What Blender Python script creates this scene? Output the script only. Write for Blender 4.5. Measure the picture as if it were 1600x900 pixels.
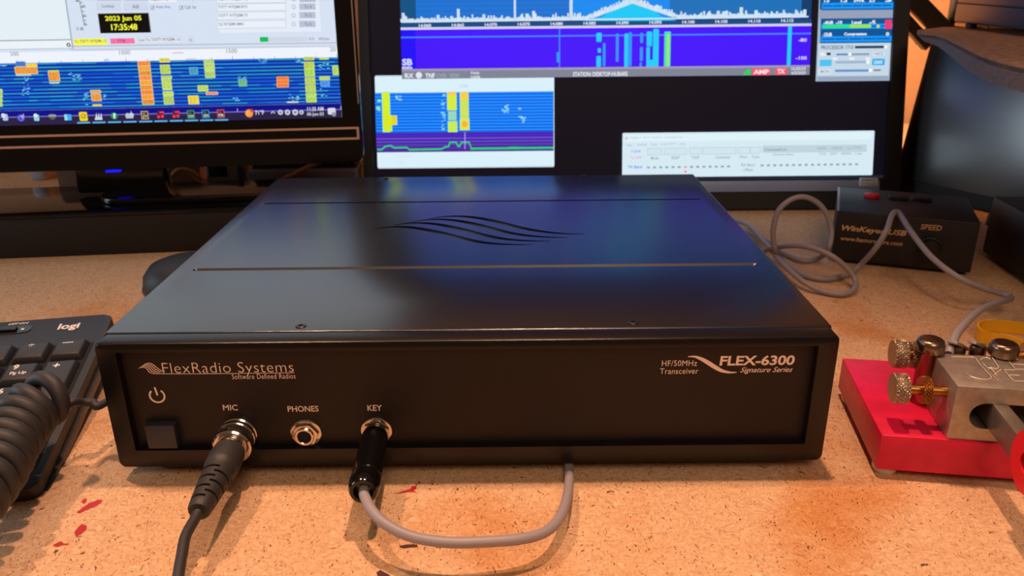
import bpy, bmesh, math, random
from mathutils import Vector, Matrix
random.seed(7)
PI = math.pi
S = bpy.context.scene
for o in list(bpy.data.objects): bpy.data.objects.remove(o)
COL = S.collection

# ------------------------------------------------------------------ camera, world, lights, exposure
FPX = 1253.6
CAM = Vector((0.02015, -0.31987, 0.22102))
CROT = Matrix.Rotation(6.17e-5, 3, 'Z') @ Matrix.Rotation(PI/2 - 0.37487, 3, 'X') @ Matrix.Rotation(-0.01012, 3, 'Z')
cd = bpy.data.cameras.new('camera'); cam = bpy.data.objects.new('camera', cd); COL.objects.link(cam)
cd.sensor_width = 36; cd.lens = FPX*36/1600; cd.clip_start = .01
cam.matrix_world = Matrix.Translation(CAM) @ CROT.to_4x4()
cd.dof.use_dof = True; cd.dof.focus_distance = 0.375; cd.dof.aperture_fstop = 19
S.camera = cam
S.view_settings.view_transform = 'Standard'; S.view_settings.look = 'None'
S.view_settings.gamma = 1; S.view_settings.exposure = 0; S.view_settings.use_curve_mapping = False

w = bpy.data.worlds.new('room_air'); S.world = w; w.use_nodes = True
w.node_tree.nodes['Background'].inputs[0].default_value = (1, .54, .30, 1)
w.node_tree.nodes['Background'].inputs[1].default_value = 0.13

def lamp(name, loc, power, color, size, target=None, kind='AREA', spot=None, blend=1, shape='DISK', size_y=None):
    d = bpy.data.lights.new(name, kind); d.energy = power; d.color = color
    if kind == 'AREA':
        d.shape = shape; d.size = size
        if size_y: d.size_y = size_y
    else: d.shadow_soft_size = size
    if spot: d.spot_size = math.radians(spot); d.spot_blend = blend
    o = bpy.data.objects.new(name, d); COL.objects.link(o); o.location = loc
    if target is not None:
        o.rotation_euler = (Vector(target)-Vector(loc)).to_track_quat('-Z', 'Y').to_euler()
    return o
lamp('ceiling_lamp_warm', (.10, .10, 1.15), 44, (1, .57, .37), .022, (.05, -.22, 0), 'SPOT', 56, 1)
lamp('ceiling_lamp_second', (-.42, .16, 1.15), 30, (1, .59, .38), .025, (-.10, -.22, 0), 'SPOT', 60, 1)
lamp('daylight_window', (-1.6, .08, .45), 6.5, (.72, .88, 1), .6, (.2, .2, .05), 'AREA', shape='RECTANGLE', size_y=.7)

lamp('wall_fill', (.22, .70, .33), 30, (1, .58, .32), .05, (.40, .95, .06), 'SPOT', 150, .5)  # added spot behind the right monitor to brighten the wall
lamp('front_fill', (.25, -1.3, 1.5), 12, (1, .70, .50), .9, (0, 0, 0))  # added soft fill above and behind the camera for the front faces

# ------------------------------------------------------------------ pixel of the 1600x900 photo -> point on a real plane
def ray(u, v): return CROT @ Vector(((u-800)/FPX, (450-v)/FPX, -1))
def atz(u, v, z=0.0):
    d = ray(u, v); return CAM + d*((z-CAM.z)/d.z)
def aty(u, v, y):
    d = ray(u, v); return CAM + d*((y-CAM.y)/d.y)
def atx(u, v, x):
    d = ray(u, v); return CAM + d*((x-CAM.x)/d.x)
def atp(u, v, A, N):
    d = ray(u, v); return CAM + d*((A-CAM).dot(N)/d.dot(N))

# ------------------------------------------------------------------ materials
def lin(c):
    return tuple(((x/255)/12.92 if x/255 <= .04045 else ((x/255+.055)/1.055)**2.4) for x in c)
MATS = {}
def mat(name, rgb, rough=.5, metal=0, spec=.5, bump=None, var=0, coat=0, emit=None, estr=1, vscale=60):
    if name in MATS: return MATS[name]
    m = bpy.data.materials.new(name); m.use_nodes = True; nt = m.node_tree; b = nt.nodes['Principled BSDF']
    c = lin(rgb)
    b.inputs['Base Color'].default_value = (*c, 1); b.inputs['Roughness'].default_value = rough
    b.inputs['Metallic'].default_value = metal; b.inputs['Specular IOR Level'].default_value = spec
    b.inputs['Coat Weight'].default_value = coat; b.inputs['Coat Roughness'].default_value = .06
    tc = nt.nodes.new('ShaderNodeTexCoord')
    if emit:
        b.inputs['Emission Color'].default_value = (*lin(emit), 1); b.inputs['Emission Strength'].default_value = estr
    if var:
        n = nt.nodes.new('ShaderNodeTexNoise'); n.inputs['Scale'].default_value = vscale; n.inputs['Detail'].default_value = 5
        nt.links.new(tc.outputs['Object'], n.inputs['Vector'])
        r = nt.nodes.new('ShaderNodeValToRGB')
        r.color_ramp.elements[0].position = .3; r.color_ramp.elements[1].position = .7
        r.color_ramp.elements[0].color = (*[x*(1-var) for x in c], 1); r.color_ramp.elements[1].color = (*[min(1, x*(1+var)) for x in c], 1)
        nt.links.new(n.outputs['Fac'], r.inputs['Fac']); nt.links.new(r.outputs['Color'], b.inputs['Base Color'])
    if bump:
        n = nt.nodes.new('ShaderNodeTexNoise'); n.inputs['Scale'].default_value = bump[0]; n.inputs['Detail'].default_value = 3
        nt.links.new(tc.outputs['Object'], n.inputs['Vector'])
        bp = nt.nodes.new('ShaderNodeBump'); bp.inputs['Strength'].default_value = bump[1]; bp.inputs['Distance'].default_value = bump[2]
        nt.links.new(n.outputs['Fac'], bp.inputs['Height']); nt.links.new(bp.outputs['Normal'], b.inputs['Normal'])
    MATS[name] = m
    return m

def board_material():
    m = bpy.data.materials.new('particle_board'); m.use_nodes = True; nt = m.node_tree; b = nt.nodes['Principled BSDF']
    L = nt.links.new
    tc = nt.nodes.new('ShaderNodeTexCoord')
    dist = nt.nodes.new('ShaderNodeTexNoise'); dist.inputs['Scale'].default_value = 90; dist.inputs['Detail'].default_value = 2
    L(tc.outputs['Object'], dist.inputs['Vector'])
    mx = nt.nodes.new('ShaderNodeMix'); mx.data_type = 'VECTOR'; mx.inputs['Factor'].default_value = .012
    L(tc.outputs['Object'], mx.inputs[4]); L(dist.outputs['Color'], mx.inputs[5])
    def vor(scale, sx, sy, rnd=1):
        mp = nt.nodes.new('ShaderNodeMapping'); mp.inputs['Scale'].default_value = (sx, sy, 1); mp.inputs['Rotation'].default_value = (0, 0, .5*sx)
        L(mx.outputs[1], mp.inputs['Vector'])
        v = nt.nodes.new('ShaderNodeTexVoronoi'); v.inputs['Scale'].default_value = scale; v.voronoi_dimensions = '2D'
        L(mp.outputs['Vector'], v.inputs['Vector']); return v
    def ramp(inp, stops):
        r = nt.nodes.new('ShaderNodeValToRGB')
        while len(r.color_ramp.elements) < len(stops): r.color_ramp.elements.new(.5)
        for e, (p, c) in zip(r.color_ramp.elements, stops): e.position = p; e.color = (*lin(c), 1)
        L(inp, r.inputs['Fac']); return r
    def mix(fac, a, bb, mode='MIX'):
        q = nt.nodes.new('ShaderNodeMix'); q.data_type = 'RGBA'; q.blend_type = mode
        if isinstance(fac, float): q.inputs['Factor'].default_value = fac
        else: L(fac, q.inputs['Factor'])
        L(a, q.inputs[6]); L(bb, q.inputs[7]); return q.outputs[2]
    v1 = vor(700, 1, 1.8); sep = nt.nodes.new('ShaderNodeSeparateColor'); L(v1.outputs['Color'], sep.inputs['Color'])
    chips = ramp(sep.outputs[0], [(0, (186, 140, 102)), (.35, (208, 166, 126)), (.75, (217, 178, 138)), (1, (228, 194, 156))])
    v2 = vor(1500, 1.9, .9); sep2 = nt.nodes.new('ShaderNodeSeparateColor'); L(v2.outputs['Color'], sep2.inputs['Color'])
    fine = ramp(sep2.outputs[0], [(0, (158, 112, 76)), (.12, (196, 152, 114)), (.8, (214, 174, 134)), (1, (238, 208, 172))])
    base = mix(.5, chips.outputs['Color'], fine.outputs['Color'])
    v3 = vor(620, 2.4, .8); sep3 = nt.nodes.new('ShaderNodeSeparateColor'); L(v3.outputs['Color'], sep3.inputs['Color'])
    gt = nt.nodes.new('ShaderNodeMath'); gt.operation = 'GREATER_THAN'; gt.inputs[1].default_value = .93; L(sep3.outputs[1], gt.inputs[0])
    lt = nt.nodes.new('ShaderNodeMath'); lt.operation = 'LESS_THAN'; lt.inputs[1].default_value = .30; L(v3.outputs['Distance'], lt.inputs[0])
    fl = nt.nodes.new('ShaderNodeMath'); fl.operation = 'MULTIPLY'; L(gt.outputs[0], fl.inputs[0]); L(lt.outputs[0], fl.inputs[1])
    dk = nt.nodes.new('ShaderNodeRGB'); dk.outputs[0].default_value = (*lin((104, 66, 36)), 1)
    base = mix(fl.outputs[0], base, dk.outputs[0])
    # tea-coloured stains with a shape of their own
    n = nt.nodes.new('ShaderNodeTexNoise'); n.inputs['Scale'].default_value = 9; n.inputs['Detail'].default_value = 4
    L(tc.outputs['Object'], n.inputs['Vector'])
    st = ramp(n.outputs['Fac'], [(.0, (255, 255, 255)), (.56, (255, 255, 255)), (.70, (238, 206, 166)), (1, (224, 186, 140))])
    base = mix(1.0, base, st.outputs['Color'], 'MULTIPLY')
    L(base, b.inputs['Base Color']); b.inputs['Roughness'].default_value = .62; b.inputs['Specular IOR Level'].default_value = .3
    bp = nt.nodes.new('ShaderNodeBump'); bp.inputs['Strength'].default_value = .25; bp.inputs['Distance'].default_value = .0004
    L(sep2.outputs[0], bp.inputs['Height']); L(bp.outputs['Normal'], b.inputs['Normal'])
    return m

def screen_material():
    m = bpy.data.materials.new('lit_screen'); m.use_nodes = True; nt = m.node_tree; b = nt.nodes['Principled BSDF']
    a = nt.nodes.new('ShaderNodeAttribute'); a.attribute_name = 'Col'
    b.inputs['Base Color'].default_value = (.006, .006, .009, 1); b.inputs['Roughness'].default_value = .45
    b.inputs['Specular IOR Level'].default_value = .12
    nt.links.new(a.outputs['Color'], b.inputs['Emission Color']); b.inputs['Emission Strength'].default_value = 1.0
    return m
M_DARKSCREEN = mat('dark_screen', (20, 22, 26), .30, 0, .9); M_DARKSCREEN.node_tree.nodes['Principled BSDF'].inputs['IOR'].default_value = 1.85
M_SCREEN = screen_material()
M_BOARD = board_material()
M_ANOD = mat('black_anodised', (8, 8, 9), .27, 0, .5, (1500, .03, .0002))
M_ANOD.node_tree.nodes['Principled BSDF'].inputs['IOR'].default_value = 2.0
M_FRAME = mat('black_satin_frame', (17, 14, 15), .3, 0, .36, (1500, .04, .0002))
M_FRAME.node_tree.nodes['Principled BSDF'].inputs['IOR'].default_value = 1.5
M_PANEL = mat('black_panel', (25, 18, 19), .5, 0, .36, (1200, .05, .0002))
M_LETTER = mat('white_screen_print', (246, 226, 214), .55)
M_BTN = mat('blue_black_button', (44, 47, 60), .5)
M_CHROME = mat('nickel', (214, 205, 195), .16, 1)
M_HOLE = mat('hole_black', (6, 6, 6), .8)
M_RUBBER = mat('black_rubber', (44, 42, 44), .55, bump=(700, .1, .0003))
M_GLOSSBLK = mat('gloss_black_plastic', (10, 10, 12), .12, 0, .55)
M_GREYCABLE = mat('grey_cable', (150, 142, 146), .45)
M_MATTEBLK = mat('matte_black_plastic', (20, 18, 19), .55)
M_KEYBODY = mat('keyboard_black', (38, 37, 38), .5, bump=(900, .08, .0002))
M_KEY = mat('key_black', (40, 39, 40), .48, bump=(900, .08, .0002))
M_WHITE = mat('legend_white', (235, 228, 225), .5)
M_RED = mat('red_enamel', (206, 10, 62), .38, var=.12, vscale=120)
M_STEEL = mat('brushed_steel', (172, 162, 150), .42, .7, var=.16, vscale=220, bump=(900, .08, .0002))
M_KNURL = mat('knurled_nickel', (186, 168, 148), .35, 1)
M_BRASS = mat('worn_brass', (172, 122, 62), .33, 1)
M_POST = mat('bronze_post', (150, 126, 108), .28, 1)
M_KEYER = mat('keyer_box_black', (34, 29, 31), .5, bump=(1200, .1, .0003))
M_TAN = mat('tan_print', (222, 178, 128), .5)

# ------------------------------------------------------------------ mesh helpers
def frame_from(z):                                     # rotation matrix whose Z column is z
    return Vector(z).to_track_quat('Z', 'Y').to_matrix()
class MB:
    def __init__(s): s.bm = bmesh.new()
    def _add(s, verts, faces):
        vs = [s.bm.verts.new(v) for v in verts]; out = []
        for f in faces:
            try: out.append(s.bm.faces.new([vs[i] for i in f]))
            except ValueError: pass
        return vs, out
    def box(s, c, size, rot=None, bevel=0, seg=2):
        x, y, z = [q/2 for q in size]; c = Vector(c)
        P = [Vector((a, b, d)) for a in (-x, x) for b in (-y, y) for d in (-z, z)]
        if rot is not None: P = [rot @ p for p in P]
        vs, fs = s._add([c+p for p in P], [(0, 1, 3, 2), (4, 6, 7, 5), (0, 4, 5, 1), (2, 3, 7, 6), (0, 2, 6, 4), (1, 5, 7, 3)])
        if bevel:
            ed = list({e for f in fs for e in f.edges})
            bmesh.ops.bevel(s.bm, geom=ed, offset=bevel, segments=seg, affect='EDGES', profile=.5)
        return s
    def hexa(s, bot, top, bevel=0, seg=2):             # 4 bottom points, 4 top points
        vs, fs = s._add(list(bot)+list(top), [(3, 2, 1, 0), (4, 5, 6, 7), (0, 1, 5, 4), (1, 2, 6, 5), (2, 3, 7, 6), (3, 0, 4, 7)])
        if bevel:
            ed = list({e for f in fs for e in f.edges})
            bmesh.ops.bevel(s.bm, geom=ed, offset=bevel, segments=seg, affect='EDGES', profile=.5)
        return s
    def prism(s, poly, h0, h1, M=None, bevel=0, seg=1):    # poly in local XY, extruded along local Z
        M = M or Matrix.Identity(4); n = len(poly)
        V = [M @ Vector((p[0], p[1], h)) for h in (h0, h1) for p in poly]
        F = [tuple(range(n-1, -1, -1)), tuple(range(n, 2*n))]+[(i, (i+1) % n, n+(i+1) % n, n+i) for i in range(n)]
        vs, fs = s._add(V, F)
        if bevel:
            ed = list(fs[1].edges)+list(fs[0].edges)
            bmesh.ops.bevel(s.bm, geom=list(set(ed)), offset=bevel, segments=seg, affect='EDGES', profile=.5)
        return s
    def ring_prism(s, outer, inner, h0, h1, M=None):       # same vertex count in both loops
        M = M or Matrix.Identity(4); n = len(outer); V = []
        for h in (h0, h1):
            for lp in (outer, inner): V += [M @ Vector((p[0], p[1], h)) for p in lp]
        F = []
        for i in range(n):
            j = (i+1) % n
            F += [(i, n+i, n+j, j), (2*n+i, 2*n+j, 3*n+j, 3*n+i), (i, j, 2*n+j, 2*n+i), (n+i, 3*n+i, 3*n+j, n+j)]
        s._add(V, F); return s
    def lathe(s, prof, origin, axis, seg=32):              # prof: (radius, height)
        R = frame_from(axis); o = Vector(origin); V = []; F = []
        for r, h in prof:
            for i in range(seg):
                a = 2*PI*i/seg; V.append(o+R @ Vector((r*math.cos(a), r*math.sin(a), h)))
        for k in range(len(prof)-1):
            for i in range(seg):
                j = (i+1) % seg; F.append((k*seg+i, k*seg+j, (k+1)*seg+j, (k+1)*seg+i))
        F.append(tuple(range(seg-1, -1, -1))); F.append(tuple((len(prof)-1)*seg+i for i in range(seg)))
        s._add(V, F); return s
    def cyl(s, p0, p1, r, seg=24, ch=0):
        d = Vector(p1)-Vector(p0); L = d.length
        pr = [(r, 0), (r, L)] if not ch else [(r-ch, 0), (r, ch), (r, L-ch), (r-ch, L)]
        return s.lathe(pr, p0, d, seg)
    def knurl(s, p0, p1, r, n=26, depth=.0004, per=6, rows=18, k=None):
        d = Vector(p1)-Vector(p0); L = d.length; R = frame_from(d); o = Vector(p0); seg = n*per; V = []; F = []
        k = k or n/(2*r)
        lv = [(0, r*.90), (0, r*.955)]+[(L*(.06+.88*i/(rows-1)), r) for i in range(rows)]+[(L, r*.955), (L, r*.90)]
        for li, (h, rr) in enumerate(lv):
            for i in range(seg):
                a = 2*PI*i/seg
                if abs(rr-r) < 1e-9:
                    q = min(abs(math.sin(n*a/2+k*h)), abs(math.sin(n*a/2-k*h)))
                    x = rr-depth*(1-min(1, q*1.5))
                else: x = rr
                V.append(o+R @ Vector((x*math.cos(a), x*math.sin(a), h)))
        for kk in range(len(lv)-1):
            for i in range(seg):
                j = (i+1) % seg; F.append((kk*seg+i, kk*seg+j, (kk+1)*seg+j, (kk+1)*seg+i))
        F.append(tuple(range(seg-1, -1, -1))); F.append(tuple((len(lv)-1)*seg+i for i in range(seg)))
        s._add(V, F); return s
    def tube(s, pts, r, seg=12, closed=False, radii=None):
        pts = [Vector(p) for p in pts]; n = len(pts); V = []; F = []
        t0 = (pts[1]-pts[0]).normalized(); up = Vector((0, 0, 1)) if abs(t0.z) < .9 else Vector((1, 0, 0))
        nrm = (up-t0*up.dot(t0)).normalized()
        for i, p in enumerate(pts):
            a = pts[(i-1) % n] if closed or i > 0 else p; b = pts[(i+1) % n] if closed or i < n-1 else p
            t = (b-a).normalized()
            nrm = (nrm-t*nrm.dot(t)).normalized(); bi = t.cross(nrm)
            rr = radii[i] if radii else r
            for k in range(seg):
                an = 2*PI*k/seg; V.append(p+(nrm*math.cos(an)+bi*math.sin(an))*rr)
        for i in range(n if closed else n-1):
            i2 = (i+1) % n
            for k in range(seg):
                k2 = (k+1) % seg; F.append((i*seg+k, i*seg+k2, i2*seg+k2, i2*seg+k))
        if not closed:
            F.append(tuple(range(seg-1, -1, -1))); F.append(tuple((n-1)*seg+k for k in range(seg)))
        s._add(V, F); return s
    def add2d(s, geo, O, U, V, lift=0, thick=0):           # flat text-like geometry laid on a plane
        N = U.cross(V).normalized(); vs, fs = geo
        P = [O+U*x+V*y+N*lift for x, y in vs]
        a, faces = s._add(P, fs)
        return faces
    def build(s, name, m, parent=None, smooth=35, matrix=None):
        bmesh.ops.recalc_face_normals(s.bm, faces=s.bm.faces[:])
        me = bpy.data.meshes.new(name); s.bm.to_mesh(me); s.bm.free()
        if smooth:
            me.shade_smooth(); me.set_sharp_from_angle(angle=math.radians(smooth))
        if m: me.materials.append(m)
        o = bpy.data.objects.new(name, me); COL.objects.link(o)
        if parent: o.parent = parent
        if matrix is not None: o.matrix_local = matrix
        return o

def empty(name, label, cat, M=None, group=None):
    o = bpy.data.objects.new(name, None); COL.objects.link(o); o.empty_display_size = .02
    o['label'] = label; o['category'] = cat
    if group: o['group'] = group
    if M is not None: o.matrix_world = M
    return o
def tag(o, label=None, cat=None, group=None, kind=None):
    if label: o['label'] = label
    if cat: o['category'] = cat
    if group: o['group'] = group
    if kind: o['kind'] = kind
    return o
def mk(o, X, Y, Z): 
    return Matrix(((X.x, Y.x, Z.x, o.x), (X.y, Y.y, Z.y, o.y), (X.z, Y.z, Z.z, o.z), (0, 0, 0, 1)))

def spline(pts, per=10, closed=False):
    pts = [Vector(p) for p in pts]; n = len(pts); out = []
    rng = range(n) if closed else range(n-1)
    for i in rng:
        p1 = pts[i]; p2 = pts[(i+1) % n]
        p0 = pts[(i-1) % n] if closed or i > 0 else p1*2-p2
        p3 = pts[(i+2) % n] if closed or i < n-2 else p2*2-p1
        for k in range(per):
            t = k/per
            out.append(.5*((2*p1)+(p2-p0)*t+(2*p0-5*p1+4*p2-p3)*t*t+(3*p1-p0-3*p2+p3)*t**3))
    if not closed: out.append(pts[-1])
    return out

TXT = {}
def text_geo(body, bold=0.0, shear=0.0, space=1.0):        # 2-D glyph geometry scaled to a unit bounding box; aspect kept apart
    key = (body, bold, shear, space)
    if key in TXT: return TXT[key]
    c = bpy.data.curves.new('glyphs', 'FONT'); c.body = body; c.size = 1; c.offset = bold; c.shear = shear; c.space_character = space
    c.resolution_u = 3; c.fill_mode = 'FRONT'
    o = bpy.data.objects.new('glyphs', c); COL.objects.link(o)
    dg = bpy.context.evaluated_depsgraph_get(); me = bpy.data.meshes.new_from_object(o.evaluated_get(dg))
    vs = [(v.co.x, v.co.y) for v in me.vertices]; fs = [tuple(p.vertices) for p in me.polygons]
    bpy.data.objects.remove(o); bpy.data.curves.remove(c); bpy.data.meshes.remove(me)
    x0 = min(v[0] for v in vs); x1 = max(v[0] for v in vs); y0 = min(v[1] for v in vs); y1 = max(v[1] for v in vs)
    TXT[key] = ([((a-x0)/(x1-x0), (b-y0)/(y1-y0)) for a, b in vs], fs)
    return TXT[key]
def print_text(mb, body, O, U, V, wd, ht, bold=0, shear=0, lift=.00005, space=1.0):
    vs, fs = text_geo(body, bold, shear, space)
    return mb.add2d(([(x*wd, y*ht) for x, y in vs], fs), O, U, V, lift)
def stroke_geo(pts, widths):                               # a flat ribbon with varying width in 2-D
    n = len(pts); vs = []; fs = []
    for i in range(n):
        a = Vector(pts[max(0, i-1)]); b = Vector(pts[min(n-1, i+1)]); t = (b-a).normalized(); nn = Vector((-t.y, t.x))
        wv = widths[i] if not isinstance(widths, (int, float)) else widths
        p = Vector(pts[i]); vs += [tuple(p+nn*wv/2), tuple(p-nn*wv/2)]
    for i in range(n-1): fs.append((2*i, 2*i+1, 2*i+3, 2*i+2))
    return vs, fs
def cm2(pts, per=8):
    return [(p.x, p.y) for p in spline([Vector((a, b, 0)) for a, b in pts], per)]
def rrect(x0, y0, x1, y1, r, n=5):
    P = []
    for cx, cy, a0 in ((x1-r, y1-r, 0), (x0+r, y1-r, 90), (x0+r, y0+r, 180), (x1-r, y0+r, 270)):
        for i in range(n+1):
            a = math.radians(a0+90*i/n); P.append((cx+r*math.cos(a), cy+r*math.sin(a)))
    return P
def circ(cx, cy, r, n=24, ry=None): return [(cx+r*math.cos(2*PI*i/n), cy+(ry or r)*math.sin(2*PI*i/n)) for i in range(n)]
def boolean_cut(o, cutters):
    for c in cutters:
        md = o.modifiers.new('cut', 'BOOLEAN'); md.operation = 'DIFFERENCE'; md.object = c; md.solver = 'EXACT'
    dg = bpy.context.evaluated_depsgraph_get(); me = bpy.data.meshes.new_from_object(o.evaluated_get(dg))
    o.modifiers.clear(); old = o.data; o.data = me; bpy.data.meshes.remove(old)
    for c in cutters: bpy.data.objects.remove(c)
    me.shade_smooth(); me.set_sharp_from_angle(angle=math.radians(35))

# ------------------------------------------------------------------ setting: wall, floor, desk
tag(MB().box((0, .97, .45), (4.2, .04, 2.4)).build('wall_back', mat('tan_wall', (196, 150, 108), .8, var=.06, vscale=6)), kind='structure')
tag(MB().box((0, .2, -.76), (4.2, 3.2, .02)).build('floor', mat('floor_brown', (96, 76, 60), .7, var=.2, vscale=10)), kind='structure')

desk = empty('desk', 'bare particle board desk top with red paint marks under all the equipment', 'desk', Matrix.Translation((0, .3, 0)))
Moff = Matrix.Translation((0, -.3, 0))
MB().box((0, .3, -.0125), (2.4, 1.22, .025)).build('desk_top', M_BOARD, desk, matrix=Moff)
for sx in (-1.12, 1.12): MB().box((sx, .3, -.3875), (.03, 1.1, .725)).build('side_panel', M_BOARD, desk, matrix=Moff)
def blot(px, name, m):
    P = [atz(u, v, 0) for u, v in px]; c = sum(P, Vector())/len(P)
    mb = MB(); mb._add([Vector((p.x, p.y, .00012)) for p in P], [tuple(range(len(P)))]); return mb.build(name, m, desk, matrix=Moff)
M_PAINT = mat('red_paint_mark', (176, 30, 28), .5, var=.2, vscale=900)
for px in ([(121, 800), (132, 791), (143, 785), (155, 781), (161, 782), (157, 787), (146, 793), (133, 798), (123, 803)],
           [(127, 784), (132, 779), (136, 780), (135, 785), (130, 788)],
           [(116, 832), (122, 824), (128, 819), (136, 822), (135, 828), (128, 834), (119, 839)],
           [(82, 853), (90, 848), (96, 846), (100, 850), (108, 849), (106, 852), (97, 852), (90, 855)],
           [(619, 771), (632, 767), (641, 764), (644, 760), (650, 759), (651, 763), (646, 767), (652, 770), (643, 769), (632, 770), (620, 772)],
           [(653, 753), (656, 752), (657, 756), (654, 756)], [(673, 755), (677, 756), (677, 759), (674, 757)]):
    tag(blot(px, 'paint_mark', M_PAINT), 'red paint mark')
M_GOUGE = mat('dark_gouge', (70, 32, 26), .7)
for px in ([(624, 853), (636, 851), (652, 851), (653, 855), (640, 856), (632, 857), (625, 856)],
           [(588, 895), (594, 891), (606, 897), (612, 902), (600, 903), (590, 900)],
           [(681, 853), (684, 852), (684, 857), (682, 857)], [(689, 852), (691, 852), (688, 858), (686, 857)]):
    tag(blot(px, 'scratch', M_GOUGE), 'dark gouge')

# ------------------------------------------------------------------ transceiver
HW = .165; ZB = .006; ZT = .0707; ZL = .0677; D = .3055
radio = empty('radio_transceiver', 'wide flat black radio transceiver with white lettering, in the middle of the desk', 'radio')
MB().box((0, (.0098+D-.001)/2, (ZB+ZL-.0002)/2), (2*HW-.003, D-.001-.0098, ZL-.0002-ZB), bevel=.0008).build('case', M_ANOD, radio)
# front frame: ring with rounded corners and a bevelled rim
fo = rrect(-HW, ZB, HW, ZT, .003, 4); fi = rrect(-.1555, .0158, .1555, .0662, .0006, 4)
mb = MB(); Mf = mk(Vector((0, .0098, 0)), Vector((1, 0, 0)), Vector((0, 0, 1)), Vector((0, -1, 0)))
n = len(fo)
def inset(lp, d): return [(p[0]-math.copysign(d, p[0]), p[1]-d if p[1] > .038 else p[1]+d) for p in lp]
loops = [(fo, 0), (fo, .0080), (inset(fo, .0006), .0092), (inset(fo, .0018), .0098), (fi, .0098), (fi, 0)]
V = []; F = []
for lp, h in loops: V += [Mf @ Vector((p[0], p[1], h)) for p in lp]
for k in range(len(loops)):
    k2 = (k+1) % len(loops)
    for i in range(n):
        j = (i+1) % n; F.append((k*n+i, k*n+j, k2*n+j, k2*n+i))
mb._add(V, F); mb.build('front_frame', M_FRAME, radio)
PY = .0045
MB().box((0, PY+.0012, .041), (.3118, .0024, .0512)).build('front_panel', M_PANEL, radio)
# top cover with engraved grooves
cover = MB().box((0, (.0113+D)/2, (ZL+ZT)/2), (2*HW, D-.0113, ZT-ZL), bevel=.0008, seg=3).build('top_cover', M_ANOD, radio)
cut = []
for (x0, y0), (x1, y1) in (((-.1533, .2300), (.1533, .2300)), ((-.153, .0945), (.153, .0945))):
    P = []
    r = .0014
    for i in range(9): a = PI/2+PI*i/8; P.append((x0+r*math.cos(a), y0+r*math.sin(a)))
    for i in range(9): a = -PI/2+PI*i/8; P.append((x1+r*math.cos(a), y1+r*math.sin(a)))
    Q = []
    for r_, z_ in (((.0005, ZT-.0016), (.0034, ZT+.0013)) if y0 < .15 else ((.0012, ZT-.0016), (.0016, ZT+.0013))):
        for i in range(9): a = PI/2+PI*i/8; Q.append(Vector((x0+r_*math.cos(a), y0+r_*math.sin(a), z_)))
        for i in range(9): a = -PI/2+PI*i/8; Q.append(Vector((x1+r_*math.cos(a), y1+r_*math.sin(a), z_)))
    mb = MB(); mb._add(Q, [tuple(range(17, -1, -1)), tuple(range(18, 36))]+[(i, (i+1) % 18, 18+(i+1) % 18, 18+i) for i in range(18)])
    cut.append(mb.build('cutter', None))
slots = [
    ([(585, 357.5), (607, 355), (630, 354.5), (655, 357), (690, 364), (725, 373), (760, 379.5), (800, 382), (833, 382)], 1.0),
    ([(614, 352), (638, 348.7), (662, 348.5), (690, 351.5), (722, 358.5), (755, 367), (790, 373.5), (828, 376.3), (860, 376.5)], 1.0),
    ([(642, 346.5), (668, 343.3), (694, 343), (722, 346), (754, 353), (786, 361.5), (820, 367.5), (857, 370.6), (887, 371)], 1.0),
    ([(669, 341.5), (696, 338.4), (722, 338), (750, 341), (780, 347.5), (812, 355.5), (846, 361.5), (882, 365), (913, 365.2)], 1.0)]
for px, wd in slots:
    C2 = [atz(u, v, ZT) for u, v in px]; C2 = cm2([(p.x, p.y) for p in C2], 5); m_ = len(C2)
    W_ = [.0008+.0042*math.sin(PI*i/(m_-1))**1.1 for i in range(m_)]
    vs, fs = stroke_geo(C2, W_)
    poly = [vs[2*i] for i in range(m_)]+[vs[2*i+1] for i in range(m_-1, -1, -1)]
    cut.append(MB().prism(poly, ZT-.0018, ZT+.002).build('cutter', None))
boolean_cut(cover, cut)
# screws in the cover
for u, v in ((470, 510), (990, 504), (602, 278.5), (911, 274.5)):
    p = atz(u, v, ZT); mb = MB()
    mb.lathe([(.0025, -.0004), (.0025, .0002), (.0021, .0005), (.0012, .0005), (.0010, -.0002), (.0001, -.0002)], (p.x, min(p.y, D-.004), ZT), (0, 0, 1), 20)
    tag(mb.build('screw', mat('screw_black', (52, 46, 44), .3, .7), radio), 'black hex socket screw')
for sx in (-1, 1):
    for y in (.016, D-.02):
        MB().lathe([(.0075, 0), (.008, .001), (.008, ZB+.0004)], (sx*.145, y, 0), (0, 0, 1), 20).build('rubber_foot', mat('grey_rubber_foot', (92, 80, 74), .6), radio)
# lettering on the panel
PU = Vector((1, 0, 0)); PV = Vector((0, 0, 1)); PA = Vector((0, PY, 0)); PN = Vector((0, -1, 0))
def panel_pt(u, v): return aty(u, v, PY-.0001)
def panel_text(name, body, left, right, hpx, bold=0, shear=0, space=1.0, m=None):
    a = panel_pt(*left); b = panel_pt(*right); ht = (panel_pt(left[0], left[1]-hpx)-a).z
    mb = MB(); print_text(mb, body, Vector((a.x, PY, a.z)), PU, PV, b.x-a.x, ht, bold, shear, .0001, space)
    return mb.build(name, m or M_LETTER, radio, smooth=0)
def panel_stroke(mb, px, wd, per=8):
    q = [panel_pt(*p) for p in px]; c = cm2([(p.x, p.z) for p in q], per); m_ = len(c)
    W_ = [wd(i/(m_-1)) if callable(wd) else wd for i in range(m_)]
    mb.add2d(stroke_geo(c, W_), Vector((0, PY, 0)), PU, PV, .0001)
panel_text('brand_lettering', 'FlexRadio Systems', (256, 588.5), (460, 587), 21.5, -.012, 0, 1.05)
panel_text('tagline_lettering', 'Software Defined Radios', (363, 592.5), (462, 591.5), 8.0, -.002, 0, 1.1)
mb = MB()
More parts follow.
